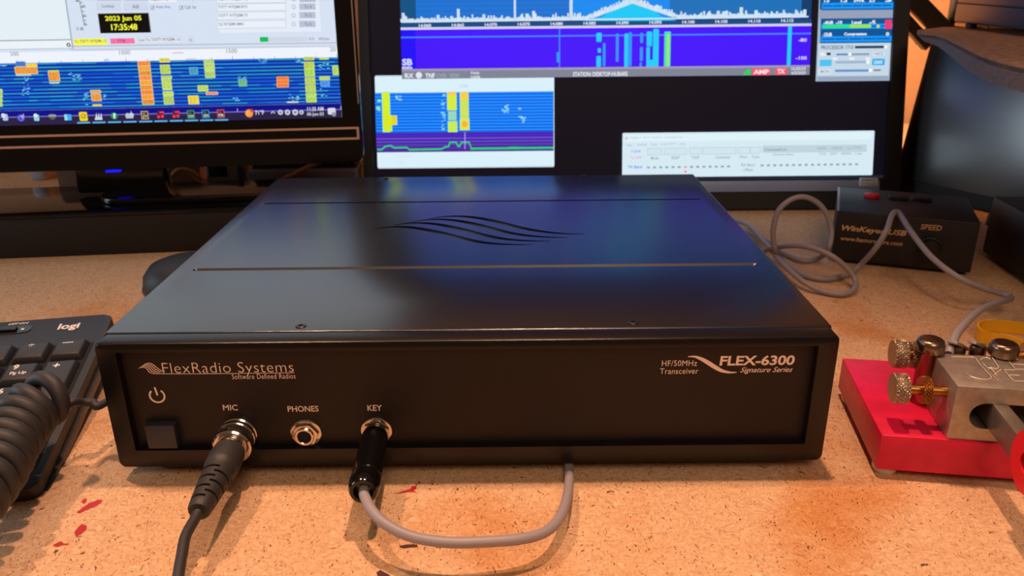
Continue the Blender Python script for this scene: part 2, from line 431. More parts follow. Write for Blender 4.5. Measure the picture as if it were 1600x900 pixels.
panel_stroke(mb, [(244, 584), (300, 584.2), (380, 583.3), (460, 582.5)], .00028, 3)
for k in range(5):
    tx, ty = 216+2.3*k, 575.6-1.65*k; ex, ey = 242+3.6*k, 584.4-1.15*k
    panel_stroke(mb, [(tx, ty), (tx+7, ty-1.7), (tx+13, ty+.2), (ex-9, ey-3.4), (ex-3, ey-.7), (ex+2, ey)], lambda t: .00012+.0003*math.sin(PI*t))
mb.build('wave_emblem', M_LETTER, radio, smooth=0)
panel_text('model_lettering', 'FLEX-6300', (1124, 571.5), (1241, 568.5), 15.5, .028, .05)
panel_text('series_lettering', 'Signature Series', (1156, 584.5), (1238, 582), 10.5, .006, .42)
panel_text('band_lettering', 'HF/50MHz', (1034, 572.3), (1089, 571), 9.0, -.002, 0, 1.05)
panel_text('type_lettering', 'Transceiver', (1031, 584.5), (1091, 583), 8.8, -.002, 0, 1.05)
mb = MB(); panel_stroke(mb, [(1075, 557.3), (1085, 557.2), (1095, 560.5), (1106, 566.5), (1117, 573.5), (1128, 579.3), (1140, 581.9), (1151, 581.8)], lambda t: .0004+.0016*math.sin(PI*t)**1.3)
mb.build('swoosh_emblem', M_LETTER, radio, smooth=0)
panel_text('mic_lettering', 'MIC', (349, 641.5), (372, 640.5), 9.0, .012)
panel_text('phones_lettering', 'PHONES', (450, 643.5), (498, 642), 9.0, .012)
panel_text('key_lettering', 'KEY', (574.5, 642), (597, 641), 9.0, .012)
mb = MB(); cc = panel_pt(245.5, 618.5); RR = .00335
arc = [(cc.x+RR*math.sin(math.radians(a)), cc.z+RR*math.cos(math.radians(a))) for a in range(38, 325, 8)]
mb.add2d(stroke_geo(arc, .00085), Vector((0, PY, 0)), PU, PV, .0001)
mb.add2d(stroke_geo([(cc.x-.0004, cc.z+.0044), (cc.x+.0002, cc.z+.0002)], .00085), Vector((0, PY, 0)), PU, PV, .0001)
mb.build('power_symbol', M_LETTER, radio, smooth=0)
a = panel_pt(232, 700); b = panel_pt(280, 658)
x0, x1 = -.1494, -.1358; z0, z1 = .0166, .0290
MB().box(((x0+x1)/2, PY-.0015, (z0+z1)/2), (x1-x0, .006, z1-z0), bevel=.0005).build('power_button', M_BTN, radio)
mb = MB(); mb.ring_prism(rrect(x0-.001, z0-.001, x1+.001, z1+.001, .0004, 2), rrect(x0-.0002, z0-.0002, x1+.0002, z1+.0002, .0003, 2), 0, .0003,
                         mk(Vector((0, PY, 0)), PU, PV, PN)); mb.build('button_surround', M_HOLE, radio)
def jack(x, z, rot, lab, plugged):
    M = mk(Vector((x, PY, z)), PU, PV, PN)
    j = MB().lathe([(.0072, 0), (.0072, .0006), (.0066, .0009), (.004, .0009)], (x, PY, z), PN, 40).build('jack_washer', M_CHROME, radio)
    tag(j, lab)
    hx = [(.0066*math.cos(math.radians(60*i+rot)), .0066*math.sin(math.radians(60*i+rot))) for i in range(6)]
    hx = [(math.cos(math.radians(60*i+rot))*.0064, math.sin(math.radians(60*i+rot))*.0064) for i in range(6)]
    MB().prism(hx, .0009, .0030, M, bevel=.0004, seg=2).build('hex_nut', M_CHROME, j)
    if not plugged:
        MB().lathe([(.0031, -.001), (.0031, .0041), (.0034, .0044), (.0042, .0044), (.0045, .0041), (.0045, .0028), (.0031, .0028)], (x, PY, z), PN, 36).build('bushing', M_CHROME, j)
        MB().lathe([(.00315, .0002), (.00315, .0031)], (x, PY, z), PN, 28).build('jack_hole', M_HOLE, j)
pj = panel_pt(478.5, 676); jack(pj.x, pj.z, 8, 'nickel headphone jack with hex nut', False)
pk = panel_pt(588.5, 673); KX, KZ = pk.x, pk.z; jack(KX, KZ, 20, 'nickel key jack with hex nut', True)
pm = panel_pt(373.5, 677); MX, MZ = pm.x, pm.z
MB().lathe([(.0086, 0), (.0086, .0012), (.0078, .0018), (.006, .0018)], (MX, PY, MZ), PN, 40).build('mic_socket', M_CHROME, radio)

# ------------------------------------------------------------------ microphone plug and cable
mic = empty('microphone_cable', 'black round microphone plug and cable in the radio front, knurled nickel ring', 'cable', Matrix.Translation((MX, -.06, 0)))
Mi = Matrix.Translation((-MX, .06, 0))
dirm = Vector((.02, -1, -.03)).normalized()
ox = Vector((MX, PY-.0018, MZ))
def mp(h): return ox+dirm*h
mb = MB(); mb.lathe([(.0080, 0), (.0086, .0006), (.0086, .0024), (.0080, .0030)], mp(.0002), dirm, 40)
mb.knurl(mp(.0030), mp(.0072), .0084, 40, .00055, 6, 12, 900)
mb.lathe([(.0080, .0070), (.0088, .0076), (.0088, .0096), (.0080, .0104), (.0068, .0104), (.0068, .0100)], mp(0), dirm, 40)
mb.build('coupling_ring', M_CHROME, mic, matrix=Mi)
MB().lathe([(.0056, .008), (.0066, .0098), (.0066, .0122), (.0058, .0136)], mp(0), dirm, 32).build('plug_sleeve', M_CHROME, mic, matrix=Mi)
boot = MB().lathe([(.0056, .0115), (.0070, .0135), (.0074, .018), (.0074, .0245), (.0072, .0262), (.0068, .0268), (.0066, .0300), (.0061, .037), (.0053, .047), (.0047, .0535), (.0040, .0548)], mp(0), dirm, 48).build('strain_boot', M_RUBBER, mic, matrix=Mi)
cut = []
Rm_ = frame_from(dirm)
for k, h in enumerate((.0315, .0345, .0375, .0405, .0435, .0465, .0495)):
    for q in range(2):
        ang = PI*q+(0 if k % 2 else PI/2)+.5
        rr = .0072-.0002*k-.00035*k/1
        P = []
        c0 = .0064-(h-.03)*.085
        for sgn in (0, 1):
            for i in range(13):
                t = (-52+104*i/12) if sgn == 0 else (52-104*i/12)
                rad = c0+.003 if sgn == 0 else c0-.0014
                P.append((rad*math.cos(ang+math.radians(t)), rad*math.sin(ang+math.radians(t))))
        cut.append(MB().prism(P, h, h+.0013, Matrix.Translation(mp(0)) @ Rm_.to_4x4()).build('cutter', None))
for c in cut: c.matrix_world = Matrix.Identity(4)
boot.parent = None; boot.matrix_world = Matrix.Identity(4)
boolean_cut(boot, cut)
boot.parent = mic; boot.matrix_local = Mi
e = mp(.053)
path = spline([e, e+dirm*.006+Vector((-.0003, 0, -.0006)), aty(290, 838, -.066), aty(284, 868, -.076), aty(279, 898, -.0855), aty(276, 930, -.095), aty(274, 965, -.105)], 8)
MB().tube(path, .00215, 14).build('cord', M_RUBBER, mic, matrix=Mi)

# ------------------------------------------------------------------ key plug and grey cable
kc = empty('key_cable', 'grey cable with long black barrel plug looping from the key jack under the radio', 'cable', Matrix.Translation((KX, -.05, 0)))
Mk = Matrix.Translation((-KX, .05, 0))
dk = Vector((.035, -1, -.015)).normalized(); ok_ = Vector((KX, PY-.0028, KZ))
MB().lathe([(.0048, -.0006), (.0056, .0004), (.0060, .003), (.0063, .010), (.0064, .030), (.0064, .0335), (.0060, .0338), (.0060, .0345), (.0065, .0348), (.0067, .039), (.0064, .0425), (.0056, .0440), (.0042, .0440), (.0040, .041), (.0036, .0405)], ok_, dk, 40).build('plug_barrel', M_GLOSSBLK, kc, matrix=Mk)
MB().lathe([(.0035, -.0018), (.0035, .0004)], ok_, dk, 20).build('plug_tip', M_CHROME, kc, matrix=Mk)
s0 = ok_+dk*.0405
pts = [s0, ok_+dk*.045+Vector((.0006, 0, -.001)), atz(583, 800, .0195), atz(606, 821, .018), atz(645, 839, .0165), atz(700, 847.5, .0155), atz(760, 846.5, .0148), atz(815, 842, .0137),
       atz(852, 831, .0122), atz(874, 810, .0104), atz(885, 782, .0082), atz(889, 755, .0052), atz(889.5, 733, .0030)]
lp = pts[-1]; pts += [Vector((lp.x, .004, .0028)), Vector((lp.x+.002, .03, .0027)), Vector((lp.x+.02, .08, .0027))]
MB().tube(spline(pts, 10), .0022, 16).build('cord', M_GREYCABLE, kc, matrix=Mk)

# ------------------------------------------------------------------ screens
class Screen:
    def __init__(s, A, U, V, N, step=5e-6):
        s.A, s.U, s.V, s.N = A, U, V, N; s.bm = bmesh.new(); s.cl = s.bm.loops.layers.float_color.new('Col'); s.k = 0; s.step = step
    def st(s, u, v):
        p = atp(u, v, s.A, s.N)-s.A; return p.dot(s.U), p.dot(s.V)
    def geo(s, vs, fs, col):
        s.k += 1; c = (*lin(col), 1)
        V = [s.bm.verts.new((x, -s.k*s.step, y)) for x, y in vs]
        for f in fs:
            try: fc = s.bm.faces.new([V[i] for i in f])
            except ValueError: continue
            for l in fc.loops: l[s.cl] = c
    def poly(s, pts, col): s.geo(pts, [tuple(range(len(pts)))], col)
    def rect(s, x0, y0, x1, y1, col, r=0):
        a, d = s.st(x0, y0); b, c = s.st(x1, y1)
        s.poly(rrect(a, c, b, d, min(r, abs(b-a)*.45, abs(d-c)*.45), 3) if r else [(a, c), (b, c), (b, d), (a, d)], col)
    def rst(s, x0, y0, x1, y1, col): s.poly([(x0, y0), (x1, y0), (x1, y1), (x0, y1)], col)
    def circle(s, x, y, rpx, col, n=16):
        a, b = s.st(x, y); a2, _ = s.st(x+rpx, y); s.poly(circ(a, b, a2-a, n), col)
    def line(s, px, wpx, col):
        q = [s.st(*p) for p in px]; wd = abs(s.st(px[0][0], px[0][1]+wpx)[1]-q[0][1]); s.geo(*stroke_geo(q, wd), col)
    def text(s, body, x, y, wpx, hpx, col, bold=.01):          # x, y: left end of the baseline
        a, b = s.st(x, y); a2, _ = s.st(x+wpx, y); _, b2 = s.st(x, y-hpx)
        vs, fs = text_geo(body, bold); s.geo([(a+q*(a2-a), b+r*(b2-b)) for q, r in vs], fs, col)
    def build(s, name, parent):
        me = bpy.data.meshes.new(name); s.bm.to_mesh(me); s.bm.free(); me.materials.append(M_SCREEN)
        o = bpy.data.objects.new(name, me); COL.objects.link(o); o.parent = parent
        for p in me.polygons: pass
        return o
def plane(tilt, yaw):
    Rm = Matrix.Rotation(math.radians(yaw), 3, 'Z') @ Matrix.Rotation(math.radians(-tilt), 3, 'X')
    return Rm @ Vector((1, 0, 0)), Rm @ Vector((0, 0, 1)), Rm @ Vector((0, -1, 0))
def jit(c, a): return tuple(max(0, min(255, x+random.uniform(-a, a))) for x in c)

# ---- left monitor
LA = Vector((-.25, .38, .06)); LU, LV, LN = plane(7.25, 5.0)
lm = empty('left_monitor', 'glossy black monitor on the left showing a white log window and waterfall', 'monitor', mk(LA, LU, -LN, LV))
s = Screen(LA, LU, LV, LN); SL, SR, SB_, STP = -.40, .1228, .0434, .43
s.rst(SL, SB_, SR, STP, (214, 226, 243))
def sx_(px, py=90): return s.st(px, py)[0]
def sy_(px, py): return s.st(px, py)[1]
# upper windows beyond the picture's top edge
s.rst(SL, .20, SR, STP, (222, 233, 243)); s.rst(-.30, .22, .10, .405, (236, 242, 246)); s.rst(SL, .416, SR, STP, (205, 214, 226))
# white list window on the left
xr = sx_(115, 75)
s.rst(SL, sy_(60, 77), xr, STP, (168, 180, 190)); s.rst(SL, sy_(60, 76), xr-.0012, STP, (228, 240, 246))
s.rst(SL, sy_(60, 63.5), xr-.0005, sy_(60, 62), (140, 150, 156)); s.rst(SL, sy_(60, 75), xr-.0015, sy_(60, 64), (236, 244, 248))
s.circle(107, 70, 3.2, (60, 66, 72)); s.circle(107, 70, 1.5, (230, 238, 242))
# level scale
s.line([(124, 0), (132, 40)], 1, (80, 84, 96))
for k in range(6): s.line([(125+k*1.4, 4+k*7), (129+k*1.4, 4+k*7)], 1.1, (90, 94, 110))
s.poly([s.st(117, 1.5), s.st(122.5, .2), s.st(122.5, 3)], (30, 30, 36))
s.text('40', 128, 12, 6, 4.5, (110, 116, 130)); s.text('20', 129.5, 27, 6, 4.5, (110, 116, 130)); s.text('0', 132, 40, 4, 4.5, (110, 116, 130)); s.text('0 dB', 120, 47.5, 11, 5, (110, 116, 130))
for x0, x1, tx in ((150, 189, 'Lookup'), (193, 231.5, 'Add')):
    s.rect(x0, 5, x1, 16, (196, 204, 222)); s.rect(x0+.6, 5.6, x1-.6, 15.2, (208, 217, 236)); wd = 18 if tx == 'Lookup' else 10
    s.text(tx, (x0+x1)/2-wd/2, 13.2, wd, 6.2, (112, 116, 140))
    s.rect(x0, -12, x1, 2, (200, 208, 226)); 
s.rect(232, -8, 276, 3.5, (236, 240, 248)); s.text('Report -12', 236, 2.4, 27, 5, (120, 122, 136))
for x, tx, wd in ((235, 'Auto Seq', 22), (280, 'Call 1st', 18)):
    s.rect(x, 8.6, x+6.5, 15.2, (120, 132, 160)); s.rect(x+.8, 9.4, x+5.7, 14.4, (232, 238, 248)); s.line([(x+1.6, 11.6), (x+3, 13.6), (x+5.4, 9.6)], 1, (70, 80, 110))
    s.text(tx, x+9, 14, wd, 5.4, (112, 114, 134))
s.rect(152.5, 21, 236.5, 51, (120, 122, 126)); s.rect(153.5, 21.8, 235.3, 50.6, (10, 10, 8))
s.text('2023 Jun 05', 165, 35, 57, 10, (246, 246, 60), .028); s.text('17:35:48', 174.5, 47.6, 41, 10, (246, 246, 60), .028)
s.rect(115, 60.5, 168.5, 70.5, (246, 246, 96)); s.text('Tx: T33TT W7QEM -12', 117, 67.5, 50, 5, (120, 116, 40))
s.rect(172, 60.2, 211, 68, (250, 116, 168)); s.text('FT8', 185, 66.6, 11, 5, (170, 60, 100))
s.rect(215, 57.5, 285, 67.5, (188, 196, 214)); s.rect(215.6, 58.1, 284.4, 66.9, (222, 230, 244)); s.text('Last Tx: T33TT W7QEM -12', 218, 65.2, 64, 5.2, (110, 112, 130))
s.rect(291, 57, 304, 66.5, (188, 196, 214)); s.rect(291.6, 57.6, 303.4, 65.9, (222, 230, 244)); s.text('33', 295, 64.5, 6, 4.6, (110, 112, 130))
# message fields
s.rect(335, -30, 502, 49, (228, 236, 248))
for y, tx in ((-6, 'T33TT W7QEM -12'), (6, 'T33TT W7QEM RR73'), (19.3, 'T33TT W7QEM 73'), (33, 'CQ W7QEM DM43')):
    s.rect(338, y, 447.5, y+10.5, (176, 186, 204)); s.rect(338.6, y+.6, 446.9, y+9.9, (234, 240, 250)); s.text(tx, 341, y+8, 46 if y < 30 else 40, 5.2, (112, 112, 130))
    s.circle(459, y+4.8, 3.1, (130, 140, 158)); s.circle(459, y+4.8, 2.3, (234, 240, 250))
    s.rect(467.5, y-.4, 493.5, y+9.2, (188, 194, 214)); s.text('Tx %d' % (3+[-6, 6, 19.3, 33].index(y)), 476, y+7, 11, 5, (120, 120, 146))
s.rect(300, -10, 303, 5, (206, 214, 230))
s.rect(405.5, 58.5, 480, 64.8, (206, 214, 228)); s.rect(406, 58, 419.5, 65.2, (20, 176, 90)); s.rect(406.8, 58.8, 418.7, 64.4, (6, 190, 88))
s.text('0:13', 483, 63, 8, 4.4, (120, 124, 140)); s.text('WD:6m', 498, 63, 17, 4.4, (120, 124, 140))
s.line([(110, 72.5), (320, 69.5), (527, 67)], 1.2, (160, 166, 182))
s.line([(110, 78), (320, 75.2), (527, 72.4)], 3, (200, 206, 222))
# scale bar and waterfall
tW = .0945; tB = .0556
s.rst(SL, tW-.0002, SR, tW+.0088, (238, 243, 252))
for tx, x, y in (('500', 17, 87.5), ('1000', 187, 85.5), ('1500', 354, 83)): s.text(tx, x, y, 13 if tx == '500' else 17, 6.6, (120, 122, 142), 0)
s.text('20', 516, 80.5, 9, 6.6, (120, 122, 142), 0)
for k in range(-2, 17):
    a = sx_(26)+k*(sx_(196.5)-sx_(26))/5
    if a < SR: s.rst(a, tW, a+.0004, tW+(.0026 if k % 5 == 0 else .0016), (120, 122, 142))
s.line([(271, 84.5), (271.5, 82.6), (286, 82.3), (286.5, 84.5)], .9, (220, 80, 100))
s.rst(SL, tB, SR, tW, (16, 66, 190))
nst = 13; hh = (tW-tB)/nst
for k in range(nst):
    y0 = tB+k*hh; x = SL
    while x < SR:
        x2 = min(SR, x+random.uniform(.006, .03)); c = random.choice([(34, 138, 206), (28, 150, 196), (16, 110, 214), (40, 150, 190), (22, 96, 206)])
        s.rst(x, y0+hh*.5, x2, y0+hh*.86, jit(c, 14)); x = x2
    s.rst(SL, y0+hh*.12, SR, y0+hh*.32, (4, 16, 96))
def blk(x0, y0, x1, y1, col, out=(196, 214, 190)):
    s.rect(x0-.8, y0-.8, x1+.8, y1+.8, out, .0006); s.rect(x0, y0, x1, y1, col, .0005)
    yy = y0+1.2
    while yy < y1-1.8:
        xx = x0+2
        while xx < x1-3:
            w2 = random.uniform(2, 5); s.rect(xx, yy, min(x1-1, xx+w2), yy+1.1, jit(tuple(q*.82 for q in col), 22)); xx += w2+random.uniform(1, 3)
        yy += 2.9
ORG = (250, 158, 66); YGR = (190, 222, 96); YEL = (244, 216, 70)
for k in range(9):
    f = k/9; blk(217+f*8, 96.3+k*7.45, 236+f*7.5, 103+k*7.45, jit(ORG, 18), (226, 204, 170))
for y, h in ((92, 5), (102, 13), (119, 3.5), (123, 17), (143.5, 5.5), (150.5, 12)):
    f = (y-92)/72; blk(251+f*8, y, 267+f*8, y+h, jit(YGR if y > 93 else YEL, 14))
blk(26, 105, 62, 115, ORG); blk(44, 100, 61, 104.5, YEL); blk(28, 97, 43, 103, (70, 120, 220), (90, 160, 220)); s.rect(28, 116.5, 52, 118.5, (170, 220, 220))
blk(78, 111, 96.5, 126, ORG); s.rect(80, 110, 95, 112.5, YGR); s.rect(80, 128.5, 96, 130.5, (190, 226, 226))
blk(144, 141.5, 160, 144.5, ORG); blk(145, 147, 161, 157, ORG); s.rect(147, 163, 162, 165.5, YEL)
for y, h in ((95, 4.5), (101, 4), (106, 5), (112.5, 8.5)): blk(320.5+(y-95)*.1, y, 336+(y-95)*.1, y+h, jit(YGR, 12))
blk(298, 106, 311, 115.5, (80, 160, 196), (110, 190, 230)); s.rect(293, 91.5, 309, 94, (200, 214, 200))
blk(311, 134, 327, 142, YGR); blk(324, 144.3, 342, 147.2, (244, 130, 96), (236, 220, 210)); blk(296, 150, 313, 162, YEL)
blk(374, 124, 387.5, 134.5, (120, 190, 140), (80, 170, 210))
for y in (120.5, 126, 131.5): blk(434, y, 452, y+4.2, (252, 130, 58), (240, 170, 110))
for y, h in ((90, 3.5), (97.5, 9.5), (109, 10), (122, 9.5), (134, 9.5), (146, 4), (152, 7)): blk(476+(y-90)*.062, y, 491.5+(y-90)*.062, y+h, jit(YGR, 10), (190, 220, 150))
blk(500.5, 120, 516, 124.3, YGR); blk(502, 127, 516, 134.5, (90, 150, 236), (100, 176, 240)); blk(520.5, 103, 530, 117, YGR, (150, 200, 190)); s.rect(500, 90.5, 515, 93.5, YGR)
for y in (140, 147, 154, 161): blk(-8, y, 8, y+4.5, jit((200, 216, 70), 30))
for x0, y0, x1, y1, nn in ((116, 115, 133, 127, 14), (36, 120, 51, 151, 22), (133, 142, 143, 164, 12), (163, 146, 170, 156, 5), (364, 150, 380, 158, 8), (452, 147, 470, 158, 14), (405, 90, 421, 98, 8), (497, 98, 516, 111, 10), (2, 100, 18, 104, 8), (161, 92, 177, 96, 6), (110, 113, 118, 118, 3), (372, 120, 389, 124, 6), (462, 93, 476, 99, 7), (498, 137, 512, 152, 7)):
    for k in range(nn):
        a = random.uniform(x0, x1-3); b = random.uniform(y0, y1-1); s.rect(a, b, a+random.uniform(1.5, 4.5), b+1.1, jit((120, 200, 240), 30))
s.rect(450, 158.5, 468, 160.3, (214, 226, 200))
s.rst(SL, .0508, SR, tB, (8, 14, 132)); s.rst(SL, .0500, SR, .0508, (128, 112, 214))
for px in (38.5, 206.5, 372, 533):
    a = sx_(px, 166); s.rst(a, .0503, a+.0006, .0532, (190, 180, 240))
# task bar
s.rst(SL, SB_, SR, .0500, (40, 32, 70))
def icon(x, y, col, kind='r'):
    if kind == 'r': s.rect(x-5, y-5, x+5, y+5, col, .0008)
    if kind == 'c': s.circle(x, y, 5.4, col)
def under(x, y): s.rect(x-10, y-.9, x+10.5, y+.9, (92, 178, 236))
icon(13, 183, (176, 196, 222)); s.circle(10, 180, 3.4, (214, 226, 242)); icon(37.5, 184, (92, 110, 232), 'c'); s.circle(39.5, 182, 2.8, (188, 140, 232)); s.circle(37, 185, 1.7, (40, 50, 120))
icon(61.5, 183.5, (150, 204, 222)); s.circle(60, 180, 3, (206, 238, 244)); s.circle(86, 182, 5, (92, 92, 96)); s.rect(80, 179, 92, 182, (160, 162, 166)); s.rect(104, 178.5, 116.5, 187.5, (60, 176, 236), .0006); s.rect(104, 178.5, 110, 187.5, (150, 214, 244))
s.rect(127, 174.8, 141.5, 188.5, (248, 214, 44), .001); s.circle(134.4, 181.4, 4.2, (122, 104, 20)); s.circle(134.4, 181.4, 3.2, (248, 214, 44)); s.line([(132.6, 181.4), (134, 183), (136.6, 179.8)], 1.1, (110, 92, 20))
for k in (-3.6, 0, 3.6): s.poly([s.st(158+k-2, 186.5), s.st(158+k+2.2, 186.4), s.st(158+k+.2, 175.8)], (214, 220, 232))
s.rect(152, 184.5, 164, 186.8, (214, 220, 232))
icon(182, 181, (22, 150, 86), 'c'); s.circle(182.4, 178.4, 1.9, (226, 244, 234)); s.rect(180.6, 180, 184, 184.6, (226, 244, 234), .0003)
s.circle(203, 180, 3.8, (186, 194, 208)); s.circle(209, 179.4, 3.6, (206, 212, 222)); s.rect(200, 180, 212, 184.4, (190, 198, 212))
def sq(x, y, edge, tx):
    s.rect(x-6.4, y-6.2, x+6.4, y+6.2, edge); s.rect(x-5.1, y-5, x+5.1, y+5, (34, 30, 34)); s.rect(x-4, y-3.6, x+1, y-.6, tuple(min(255, q*.7) for q in edge)); s.text(tx, x-3, y+4.4, 8, 4, (230, 230, 230), .02)
sq(229.5, 179.7, (220, 176, 122), 'JT'); sq(301, 178.4, (70, 160, 110), 'DAX'); sq(324, 177.9, (44, 150, 186), 'SSDR'); sq(347.5, 177.3, (220, 84, 96), 'FR')
for x, y in ((254, 179), (278, 178.4)):
    s.rect(x-5.5, y-6, x+6, y+5.6, (92, 30, 56), .0006)
    s.circle(x-3, y+3.2, 2.3, (250, 60, 90)); s.circle(x+3, y+2.4, 2.3, (250, 60, 90)); s.rect(x-1.6, y-4.4, x-.5, y+3.2, (250, 60, 90)); s.rect(x+4.3, y-5, x+5.4, y+2.4, (250, 60, 90)); s.rect(x-1.6, y-5, x+5.4, y-2.6, (250, 60, 90))
for x, y in ((134.6, 191.3), (158.5, 190.9), (182.5, 190.4), (206.5, 189.9), (231, 189.5), (254.6, 188.9), (278.4, 188.3), (301.8, 187.9), (325.4, 187.5), (348.6, 187)): under(x, y)
s.circle(391.5, 176.8, 6.2, (250, 150, 60)); s.circle(395.5, 172.6, 2.4, (232, 60, 40)); s.circle(389.5, 176, 3.6, (252, 172, 80))
s.text('71°F', 401, 179, 14, 7, (226, 226, 234), .02)
s.line([(425.5, 177), (428.5, 173.6), (431.5, 177)], 1.6, (200, 200, 212))
for x, r in ((440, 4), (451, 4.2), (463, 4.6), (472.6, 3.4)): s.circle(x, 175.2, r, (206, 208, 218)); s.circle(x, 175.2, r*.45, (120, 120, 140))
s.text('11:35 AM', 482, 173.5, 25, 6.4, (214, 216, 226), .02); s.text('05-Jun-23', 481.5, 182, 26, 6.4, (214, 216, 226), .02)
s.rect(513, 168.5, 526, 178.5, (214, 218, 228), .0012); s.circle(523, 178.2, 3.4, (150, 150, 168))
s.build('screen', lm)
# bezel: a glossy frame around the screen, with a deep chin
def bezel(parent, o, i, d0, d1, m, name='bezel', r=.003):
    mb = MB(); mb.ring_prism(rrect(*o, r, 4), rrect(*i, .0004, 4), d0, d1, mk(Vector((0, 0, 0)), Vector((1, 0, 0)), Vector((0, 0, 1)), Vector((0, -1, 0)))); return mb.build(name, m, parent)
M_PIANO = mat('piano_black', (9, 8, 10), .16, 0, .5)
cb = .0040
bezel(lm, (SL-.014, cb, .1395, STP+.014), (SL, SB_, SR, STP), -.004, .0045, M_PIANO, r=.009)
MB().box(((SL+.1385)/2-.007, .018, .225), (.49, .028, .40), bevel=.01, seg=3).build('housing', M_PIANO, lm)
mb = MB(); P = rrect(SL-.008, .0242, .1368, .0351, .0006, 2); Q = rrect(SL-.0062, .0260, .1348, .0333, .0004, 2)
mb.ring_prism(P, Q, .0042, .0054, mk(Vector((0, 0, 0)), Vector((1, 0, 0)), Vector((0, 0, 1)), Vector((0, -1, 0))))
tag(mb.build('trim_strip', mat('champagne_trim', (236, 190, 164), .38, .2), lm), 'champagne coloured outline strip on the chin')
MB().box((.1378, -.0046, .23), (.0010, .0010, .35)).build('edge_highlight', mat('edge_highlight_pale', (190, 160, 140), .35, .3), lm)  # pale strip painting the highlight along the bezel's right edge
# neck, light and base under the chin
inv = lm.matrix_world.inverted()
neck = MB().hexa([Vector(p) for p in ((-.118, .012, -.0185), (-.038, .012, -.0185), (-.038, .030, -.0150), (-.118, .030, -.0150))],
                 [Vector(p) for p in ((-.112, .010, .06), (-.044, .010, .06), (-.044, .03, .06), (-.112, .03, .06))], .003).build('neck', M_PIANO, lm)
a = inv @ aty(176, 267.5, .376)
MB().box((a.x, a.y+.002, a.z), (.0118, .006, .0016), bevel=.0006).build('power_light', mat('blue_led', (10, 10, 60), .4, emit=(12, 20, 255), estr=2.2), lm)
Mb = mk(Vector((-.205, .392, .0385)), Vector((LU.x, LU.y, 0)).normalized(), Vector((-LU.y, LU.x, 0)).normalized(), Vector((0, 0, 1)))
mb = MB(); mb.prism(rrect(-.135, -.035, .075, .022, .02, 6), 0, .005, inv @ Mb, bevel=.0012, seg=2); mb.build('base', M_PIANO, lm)

# low black riser under the left monitor
rz = .038; yw = Matrix.Rotation(math.radians(5.4), 4, 'Z')
ri = empty('monitor_riser', 'long low black riser box with a glossy top under the left monitor', 'riser', Matrix.Translation((-.331, .3278, 0)) @ yw)
MB().box((-.035, .048, .0175), (.41, .096, .035), bevel=.0012).build('body', mat('riser_dark', (24, 17, 17), .6), ri)
MB().box((-.035, .0475, .0364), (.414, .099, .0028), bevel=.0008).build('glossy_top', M_GLOSSBLK, ri)

# ---- right monitor
RA = Vector((.139, .45, .01)); RU, RV, RN = plane(13.55, -.2)
rm = empty('right_monitor', 'large black monitor on the right with blue and purple spectrum window', 'monitor', mk(RA, RU, -RN, RV))
s = Screen(RA, RU, RV, RN)
QL, QR, QB, QT = -.2535, .2475, .0195, .43
s.rst(QL, QB, QR, QT, (14, 11, 21))
s.rst(QL, QB, QR, .0225, (26, 34, 48))
# small waterfall window at the lower left
L0 = s.st(588, 200)[0]
s.rect(586, 118, 866, 261, (200, 216, 224), .001); s.rst(L0, s.st(700, 260.5)[1], s.st(866, 200)[0], s.st(700, 119)[1], (218, 240, 250))
y0 = s.st(720, 237)[1]; y1 = s.st(720, 206.5)[1]; y2 = s.st(720, 144)[1]; x0 = L0-.0004; x1 = s.st(865, 190)[0]
s.rst(x0, y1, x1, y2, (24, 132, 250))
for k in range(13):
    yy = y1+(y2-y1)*k/13; s.rst(x0, yy+.0003, x1, yy+.0011, (14, 70, 214)); s.rst(x0, yy+.0017, x1, yy+.0024, (30, 150, 255))
s.rst(x0, y0, x1, y1, (70, 40, 160))
for k in range(6):
    yy = y0+(y1-y0)*k/6; s.rst(x0, yy, x1, yy+.0010, [(96, 60, 140), (96, 60, 160), (104, 70, 190), (110, 80, 220), (120, 84, 240), (70, 30, 250)][k])
def wb(xa, ya, xb, yb, col): s.rect(xa-1, ya-.6, xb+1, yb+.6, (150, 226, 226), .0006); s.rect(xa, ya, xb, yb, col, .0004)
wb(597, 144, 610, 206, (214, 240, 40)); wb(608, 181, 620, 195, (238, 206, 40)); s.rect(598, 180, 613, 205, (214, 236, 40))
wb(699, 144, 713, 172, (216, 236, 60)); s.rect(700, 144, 713, 149, (250, 200, 90)); wb(700.5, 190, 714, 206, (200, 236, 80)); s.rect(700, 174, 713.5, 188, (150, 216, 190))
wb(719, 144, 732, 185, (206, 226, 90)); s.rect(719, 144, 732, 155, (250, 206, 70)); wb(719, 186, 733, 203, (226, 230, 60)); s.circle(726, 194, 4.6, (252, 176, 60))
for xa, ya, xb, yb, nn, c in ((617, 146, 629, 157, 9, (160, 214, 250)), (688, 145, 697, 205, 22, (130, 210, 250)), (783, 163, 796, 176, 12, (150, 220, 250)), (809, 168, 822, 171, 3, (150, 220, 250)), (809, 181, 821, 193, 8, (150, 220, 250)), (587, 155, 595, 175, 12, (150, 226, 200))):
    for k in range(nn):
        a = random.uniform(xa, xb-3); b = random.uniform(ya, yb-1.5); s.rect(a, b, a+random.uniform(2, 5), b+1.7, jit(c, 20))
g = [(590, 234), (597, 233.5), (602, 229), (610, 227.5), (616, 231), (636, 230.5), (640, 234), (690, 233), (696, 229.5), (701, 229), (703, 222.5), (713, 222.5), (716, 229), (718, 229), (721, 222.5), (733, 222.5), (737, 232), (790, 231.5), (800, 230.5), (822, 231), (865, 230.5)]
s.line(g, 2.3, (20, 222, 120)); s.line([(735, 232.5), (865, 231)], 2.6, (20, 214, 110)); s.line([(726.5, 207), (726.5, 233)], 1.3, (190, 160, 240))
